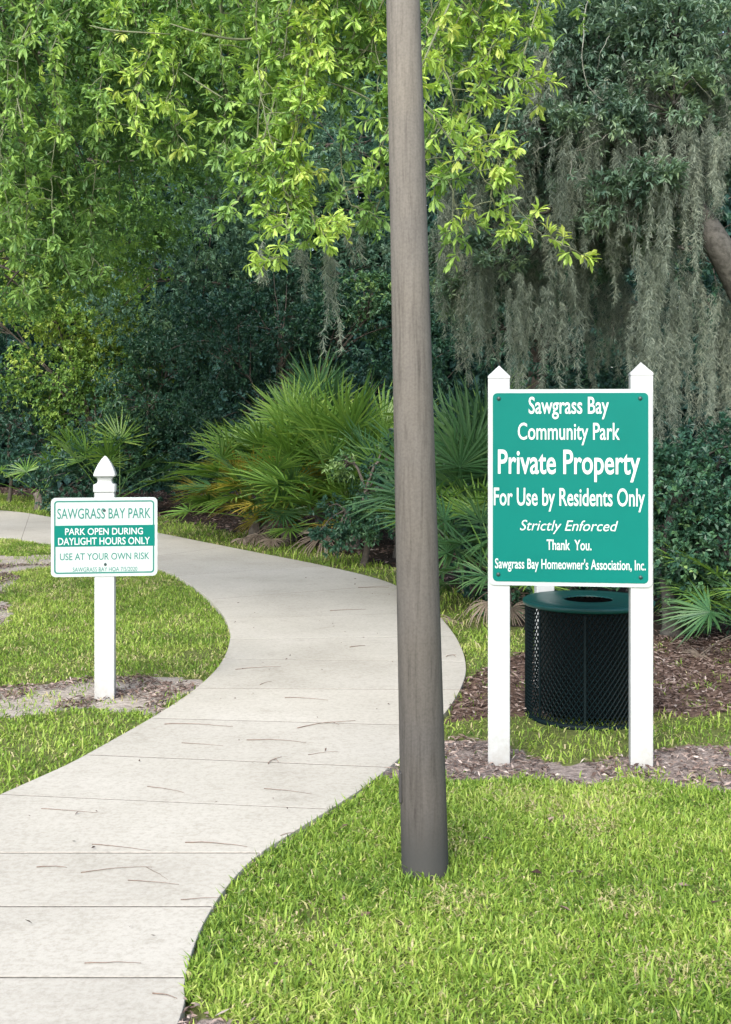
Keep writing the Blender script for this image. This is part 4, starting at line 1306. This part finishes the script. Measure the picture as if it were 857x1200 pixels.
SPRAYS = [  # px polyline, depth, tint, rosette step (m)
    ([(520, -60), (555, 10), (575, 60), (600, 85), (640, 98), (660, 100)], 6.3, .86, .055), ([(500, 30), (530, 110), (555, 165), (580, 205), (588, 222)], 6.3, .80, .06), ([(480, 110), (520, 160), (548, 200), (600, 255), (632, 280), (662, 302)], 6.2, .86, .062),
    ([(510, 180), (532, 225), (540, 270), (548, 285)], 6.4, .72, .06), ([(560, -30), (600, 30), (650, 20)], 6.5, .78, .06), ([(500, -20), (510, 50), (525, 95)], 6.5, .75, .06), ([(590, -40), (605, 5), (625, 40)], 6.6, .7, .06),
    ([(520, 60), (560, 90), (575, 120)], 6.35, .84, .055), ([(545, 150), (580, 190), (590, 200)], 6.25, .84, .05), ([(575, 230), (590, 260), (580, 275)], 6.3, .8, .055), ([(490, 200), (505, 215), (520, 212)], 6.4, .7, .06), ([(540, 10), (560, 60), (590, 62)], 6.35, .82, .055),
    ([(300, -40), (300, 60), (308, 150), (330, 225), (350, 285)], 6.8, .72, .06), ([(310, 160), (290, 225), (280, 250)], 6.8, .68, .055), ([(330, 215), (372, 262), (378, 280)], 6.7, .84, .05), ([(335, 235), (340, 285), (338, 305)], 6.7, .82, .045),
    ([(390, -40), (385, 50), (400, 110), (440, 70)], 7.0, .7, .06), ([(400, 90), (408, 190), (415, 235), (432, 255)], 6.9, .62, .06), ([(375, 70), (355, 160), (362, 205)], 6.8, .82, .055), ([(440, -30), (436, 40), (445, 110), (440, 155)], 6.9, .7, .06),
    ([(440, 20), (425, 60), (400, 80)], 6.9, .76, .055), ([(260, -30), (255, 60), (262, 130), (245, 190)], 7.2, .62, .06), ([(340, -30), (345, 60), (350, 100)], 7.0, .7, .06), ([(220, -40), (205, 60), (210, 140), (195, 190)], 7.6, .55, .06), ([(60, 60), (68, 120), (75, 160)], 7.6, .7, .07),
    ([(330, 170), (300, 190), (268, 205)], 6.9, .62, .05), ([(300, 200), (320, 250), (318, 265)], 6.8, .76, .05), ([(445, 180), (440, 205), (438, 215)], 6.8, .74, .05), ([(440, 250), (437, 262)], 6.8, .6, .05), ([(120, 70), (124, 130), (122, 150)], 7.4, .74, .06), ([(160, 100), (163, 160), (172, 172)], 7.4, .8, .06),
    ([(200, 110), (207, 160), (214, 172)], 7.4, .8, .06), ([(20, 60), (26, 130), (40, 160)], 7.6, .68, .06), ([(0, 180), (12, 260), (20, 280)], 8.0, .62, .06), ([(60, 200), (62, 280), (70, 300)], 8.0, .58, .06), ([(110, 220), (112, 290), (105, 330)], 8.2, .55, .06), ([(30, 290), (25, 340), (30, 350)], 8.4, .62, .06)]
rc, rd, rtn = [], [], []
for pts, Y, tint, step in SPRAYS:
    q = smooth_line([P(a, b_, Y + rn.normal(0, .06)) for a, b_ in pts], 8)
    lim = limbA if Y < 7.3 else limbB
    q[1:] += np.cumsum(rn.normal(0, .008, q[1:].shape), 0) * [1, 1, .5]
    s = lim[int(np.argmin(np.linalg.norm(lim - q[0] - [.5, 0, .3], axis=1)))]
    q = np.vstack([curve3(s, q[0], .12, rn, 8)[:-1], q])
    tw.tube(q - off, np.linspace(.0060, .0018, len(q)) * (.6 if Y > 7.1 else 1), 5)
    seg = np.linalg.norm(np.diff(q, axis=0), axis=1)
    S = np.concatenate([[0], np.cumsum(seg)])
    for s in np.arange(.10, S[-1] + step * .5, step):
        p = np.array([np.interp(min(s, S[-1]), S, q[:, c_]) for c_ in range(3)])
        i = min(len(q) - 2, int(np.searchsorted(S, min(s, S[-1])) - 1))
        d = q[i + 1] - q[i]
        d = d / (np.linalg.norm(d) + 1e-9)
        if s < S[-1] - step * .5:
            sd = rand_dir(1, rn)[0]
            d = d * .4 + sd * .8 + np.array([0, -.1, .1])
            d /= np.linalg.norm(d)
            e = p + d * rn.uniform(.02, .15)
            tw.tube([p - off, (p + e) / 2 - off + [0, 0, .008], e - off], [.003, .0025, .002], 4, cap=False)
            p = e
        rc.append(p); rd.append(d); rtn.append((tint + .01 if tint > .79 else tint - .04) + rn.normal(0, .08))
# the fresh shoots fork: more whorls beside the first ones
rc, rd, rtn = np.array(rc), np.array(rd), np.array(rtn)
for rep_ in range(2):
    k_ = rn.uniform(0, 1, len(rc)) < np.where(rc[:, 0] > .30, .10, .55)
    e_ = rc[k_] + rn.normal(0, .05, (k_.sum(), 3))
    for a_, b_ in zip(rc[k_], e_): tw.tube([a_ - off, (a_ + b_) / 2 - off + [0, 0, .006], b_ - off], [.002, .0018, .0014], 4, cap=False)
    rosettes(e_ - off, nrmz(rd[k_] + rand_dir(k_.sum(), rn) * .8), rtn[k_] + rn.normal(0, .06, k_.sum()), 8, .068, .019, rn, cmb, six=True, spread=(.5, 1.3), jit=.05, upb=.9)
rosettes(rc - off, rd, rtn, 10, .076, .0215, rn, cmb, six=True, spread=(.5, 1.3), jit=.05, upb=.9)
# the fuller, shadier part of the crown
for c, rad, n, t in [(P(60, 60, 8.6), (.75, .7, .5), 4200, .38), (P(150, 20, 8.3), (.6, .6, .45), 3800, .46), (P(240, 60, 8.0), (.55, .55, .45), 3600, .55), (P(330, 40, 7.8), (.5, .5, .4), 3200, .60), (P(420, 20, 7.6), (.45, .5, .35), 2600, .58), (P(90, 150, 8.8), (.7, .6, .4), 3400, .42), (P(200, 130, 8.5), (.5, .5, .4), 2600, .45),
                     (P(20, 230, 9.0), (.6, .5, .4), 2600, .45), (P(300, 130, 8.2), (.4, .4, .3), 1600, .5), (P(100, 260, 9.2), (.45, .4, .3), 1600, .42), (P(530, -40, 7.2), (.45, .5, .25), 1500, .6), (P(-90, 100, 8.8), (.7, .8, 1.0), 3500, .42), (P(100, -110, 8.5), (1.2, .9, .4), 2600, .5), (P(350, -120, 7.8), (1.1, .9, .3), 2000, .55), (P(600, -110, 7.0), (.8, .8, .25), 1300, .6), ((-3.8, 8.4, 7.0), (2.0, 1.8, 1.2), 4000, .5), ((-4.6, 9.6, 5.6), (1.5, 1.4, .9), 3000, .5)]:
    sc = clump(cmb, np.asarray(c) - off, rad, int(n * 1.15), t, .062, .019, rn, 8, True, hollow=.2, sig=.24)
    lim = (limbB if c[1] > 7.9 else limbA) - off
    for s in sc[:12]:
        q = lim[int(np.argmin(np.linalg.norm(lim - s, axis=1)))]
        tw.tube(curve3(q, s, .04, rn, 7), np.linspace(.011, .003, 7), 5, cap=False)
for pts, Y, w in [([(200, 28), (240, 40), (290, 46), (330, 30)], 7.3, .010), ([(365, 60), (400, 57), (455, 62)], 6.9, .009), ([(215, 85), (250, 108), (262, 115)], 7.2, .007), ([(380, 95), (410, 105), (450, 125)], 6.8, .007), ([(20, 115), (28, 150)], 7.5, .007), ([(105, 30), (135, 36), (200, 40)], 7.4, .008)]:
    q = smooth_line([P(a, b_, Y) for a, b_ in pts], 6) - off
    tw.tube(q, w * .75 * (.25 + .75 * np.sin(np.pi * np.linspace(.08, .95, len(q)))), 6)
tmb.build('trunk', [M['bark']], root, smooth=True)
tw.build('branches', [M['twig_green']], root, smooth=True)
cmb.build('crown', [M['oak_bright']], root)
for a, y0, y1, Y in [(385, 300, 385, 7.2), (383, 285, 330, 7.1), (306, 280, 345, 7.4), (410, 265, 310, 7.2), (356, 285, 340, 7.4)]:
    mb = MB()
    moss_drape(mb, P(a, y0, Y) - off, (y1 - y0) / FPX * Y, .016, 40, rn, .6)
    mb.build('spanish_moss', [M['moss']], root)


# ------------------------------------------------------------------ palmettos
def frond_mesh(name, m, r, pet, blade, droop, spread, nseg=22, fold=.5, tint=.5):
    mb = MB()
    t = np.linspace(0, 1, 7)
    pts = np.stack([pet * t, 0 * t, .10 * pet * np.sin(t * 1.5) - .12 * droop * pet * t ** 2], -1)
    mb.tube(pts, np.linspace(.009, .006, 7), 5, tint)
    hub = pts[-1]
    tdir = nrmz(pts[-1] - pts[-2])
    upv = nrmz(np.cross(np.cross(tdir, [0, 0, 1.]), tdir))
    sv = np.cross(upv, tdir)
    bt = R(r.uniform(-5, 50))
    tdir, upv = tdir * math.cos(bt) - upv * math.sin(bt), upv * math.cos(bt) + tdir * math.sin(bt)
    for k in range(nseg):
        a = R(-spread + 2 * spread * k / (nseg - 1)) + r.normal(0, .035)
        ln = blade * (.80 + .20 * math.cos(a)) * r.uniform(.82, 1.08)
        d = tdir * math.cos(a) + sv * math.sin(a) + upv * (.20 + r.normal(0, .07))
        d = nrmz(d)
        sd = nrmz(np.cross(d, upv))
        w = .0125 * blade / .5 * r.uniform(.85, 1.15)
        dr = droop * .22 * ln * np.array([.05, .35, 1.0]) + np.array([0, 0, max(0, r.normal(0, .05)) * ln])
        rr = [hub]
        ps = []
        for q, (f_, wf) in enumerate(((.32, 1.0), (.68, .75), (1.0, 0))):
            c = hub + d * ln * f_ - np.array([0, 0, dr[q]])
            if q < 2: ps += [c - sd * w * wf + upv * w * fold * wf, c, c + sd * w * wf + upv * w * fold * wf]
            else: ps.append(c)
        v = np.array([hub] + ps)
        mb.add(v, [(0, 2, 1), (0, 3, 2), (1, 2, 5), (1, 5, 4), (2, 3, 6), (2, 6, 5), (4, 5, 7), (5, 6, 7)], np.clip(tint + r.normal(0, .14) + np.array([-.1, 0, .05, 0, .05, .1, .05, .2]), 0, 1))
    return mb.build(name, [m], me_only=True)


rp = np.random.default_rng(77)
FR = {}
for key, mm, nv in (('g', 'frond_green', 5), ('d', 'frond_dark', 4), ('y', 'frond_yellow', 3), ('x', 'frond_dead', 3)):
    FR[key] = [frond_mesh('frond', M[mm], rp, rp.uniform(.55, .95), rp.uniform(.48, .60), (1.6 if key == 'x' else rp.uniform(.1, .55)), rp.uniform(95, 120), tint=rp.uniform(.4, .65), fold=(.9 if key == 'x' else .5)) for _ in range(nv)]


def palmetto(label, px, py, n, scale, mix, elev=(0, 85), az=(0, 360), stem=.35, dead=4, group='saw palmettos at the edge of the woods', Y=None):
    b = G(px, py) if Y is None else P(px, 0, Y)[:2]
    root = empty('saw_palmetto', (b[0], b[1], 0), label, 'palmetto', group)
    mb = MB()
    mb.tube(smooth_line([(0, 0, -.05), (.03, -.02, stem * .5), (-.02, 0, stem)], 4), np.linspace(.09, .07, 9) * min(1, stem / .3), 8)
    mb.build('stem', [M['bark']], root, smooth=True)
    for k in range(n + dead):
        if k >= n:
            key, el = 'x', rp.uniform(-38, 0)
        else:
            key, el = rp.choice(list(mix)), elev[0] + (elev[1] - elev[0]) * (k + rp.uniform(0, 1)) / n
        me = FR[key][rp.integers(len(FR[key]))]
        o = bpy.data.objects.new('frond', me)
        o.location = (rp.normal(0, .06), rp.normal(0, .06), stem * rp.uniform(.7, 1.05))
        o.rotation_euler = (rp.normal(0, .35), -R(el), R(rp.uniform(*az)))
        s = scale * rp.uniform(.8, 1.15) * (.62 if key == 'x' else 1)
        o.scale = (s, s, s)
        if key == 'x':
            o['label'] = 'dry brown frond'
        elif key == 'y': o['label'] = 'yellowing frond'
        link(o, root)


palmetto('saw palmetto at the left end of the big clump, with some yellowing fronds', 297, 634, 40, .95, 'ggggyyd', (0, 75), dead=3)
palmetto('tall saw palmetto in the middle of the big clump with upright light green fronds', 340, 634, 50, 1.32, 'gggggg', (5, 86), dead=2)
palmetto('saw palmetto at the right of the big clump, nearest the pole, with upright fronds', 412, 643, 48, 1.28, 'ggggd', (5, 88), dead=3)
palmetto('low saw palmetto at the front foot of the big clump with dead hanging fronds', 335, 638, 26, .9, 'gdgyd', (-10, 60), dead=5, stem=.3)
palmetto('dark saw palmetto at the back top of the big clump', 375, 622, 30, 1.35, 'ddg', (25, 88), dead=2, stem=.5)
palmetto('saw palmetto partly hidden behind the pole', 468, 655, 26, 1.05, 'dg', (12, 82), dead=0)
palmetto('dark saw palmetto filling the gap between the pole and the large sign', 550, 700, 46, 1.15, 'dddg', (10, 88), dead=5)
palmetto('low dark saw palmetto drooping beside the left post of the large sign', 585, 722, 30, .75, 'dddg', (-15, 60), dead=5, stem=.3)
palmetto('small saw palmetto with a starburst frond behind the left edge of the small sign', 45, 590, 9, 1.0, 'gg', (15, 60), dead=0, stem=.3, Y=20.6)
palmetto('saw palmetto with yellow-green fronds just behind the finial of the small sign', 132, 600, 12, 1.0, 'ggggd', (15, 75), dead=0, stem=.35, Y=18.8)
palmetto('low saw palmetto with thin yellowish fronds at the lower right edge of the view', 885, 765, 14, .62, 'gdd', (5, 45), (90, 270), dead=4, stem=.15)
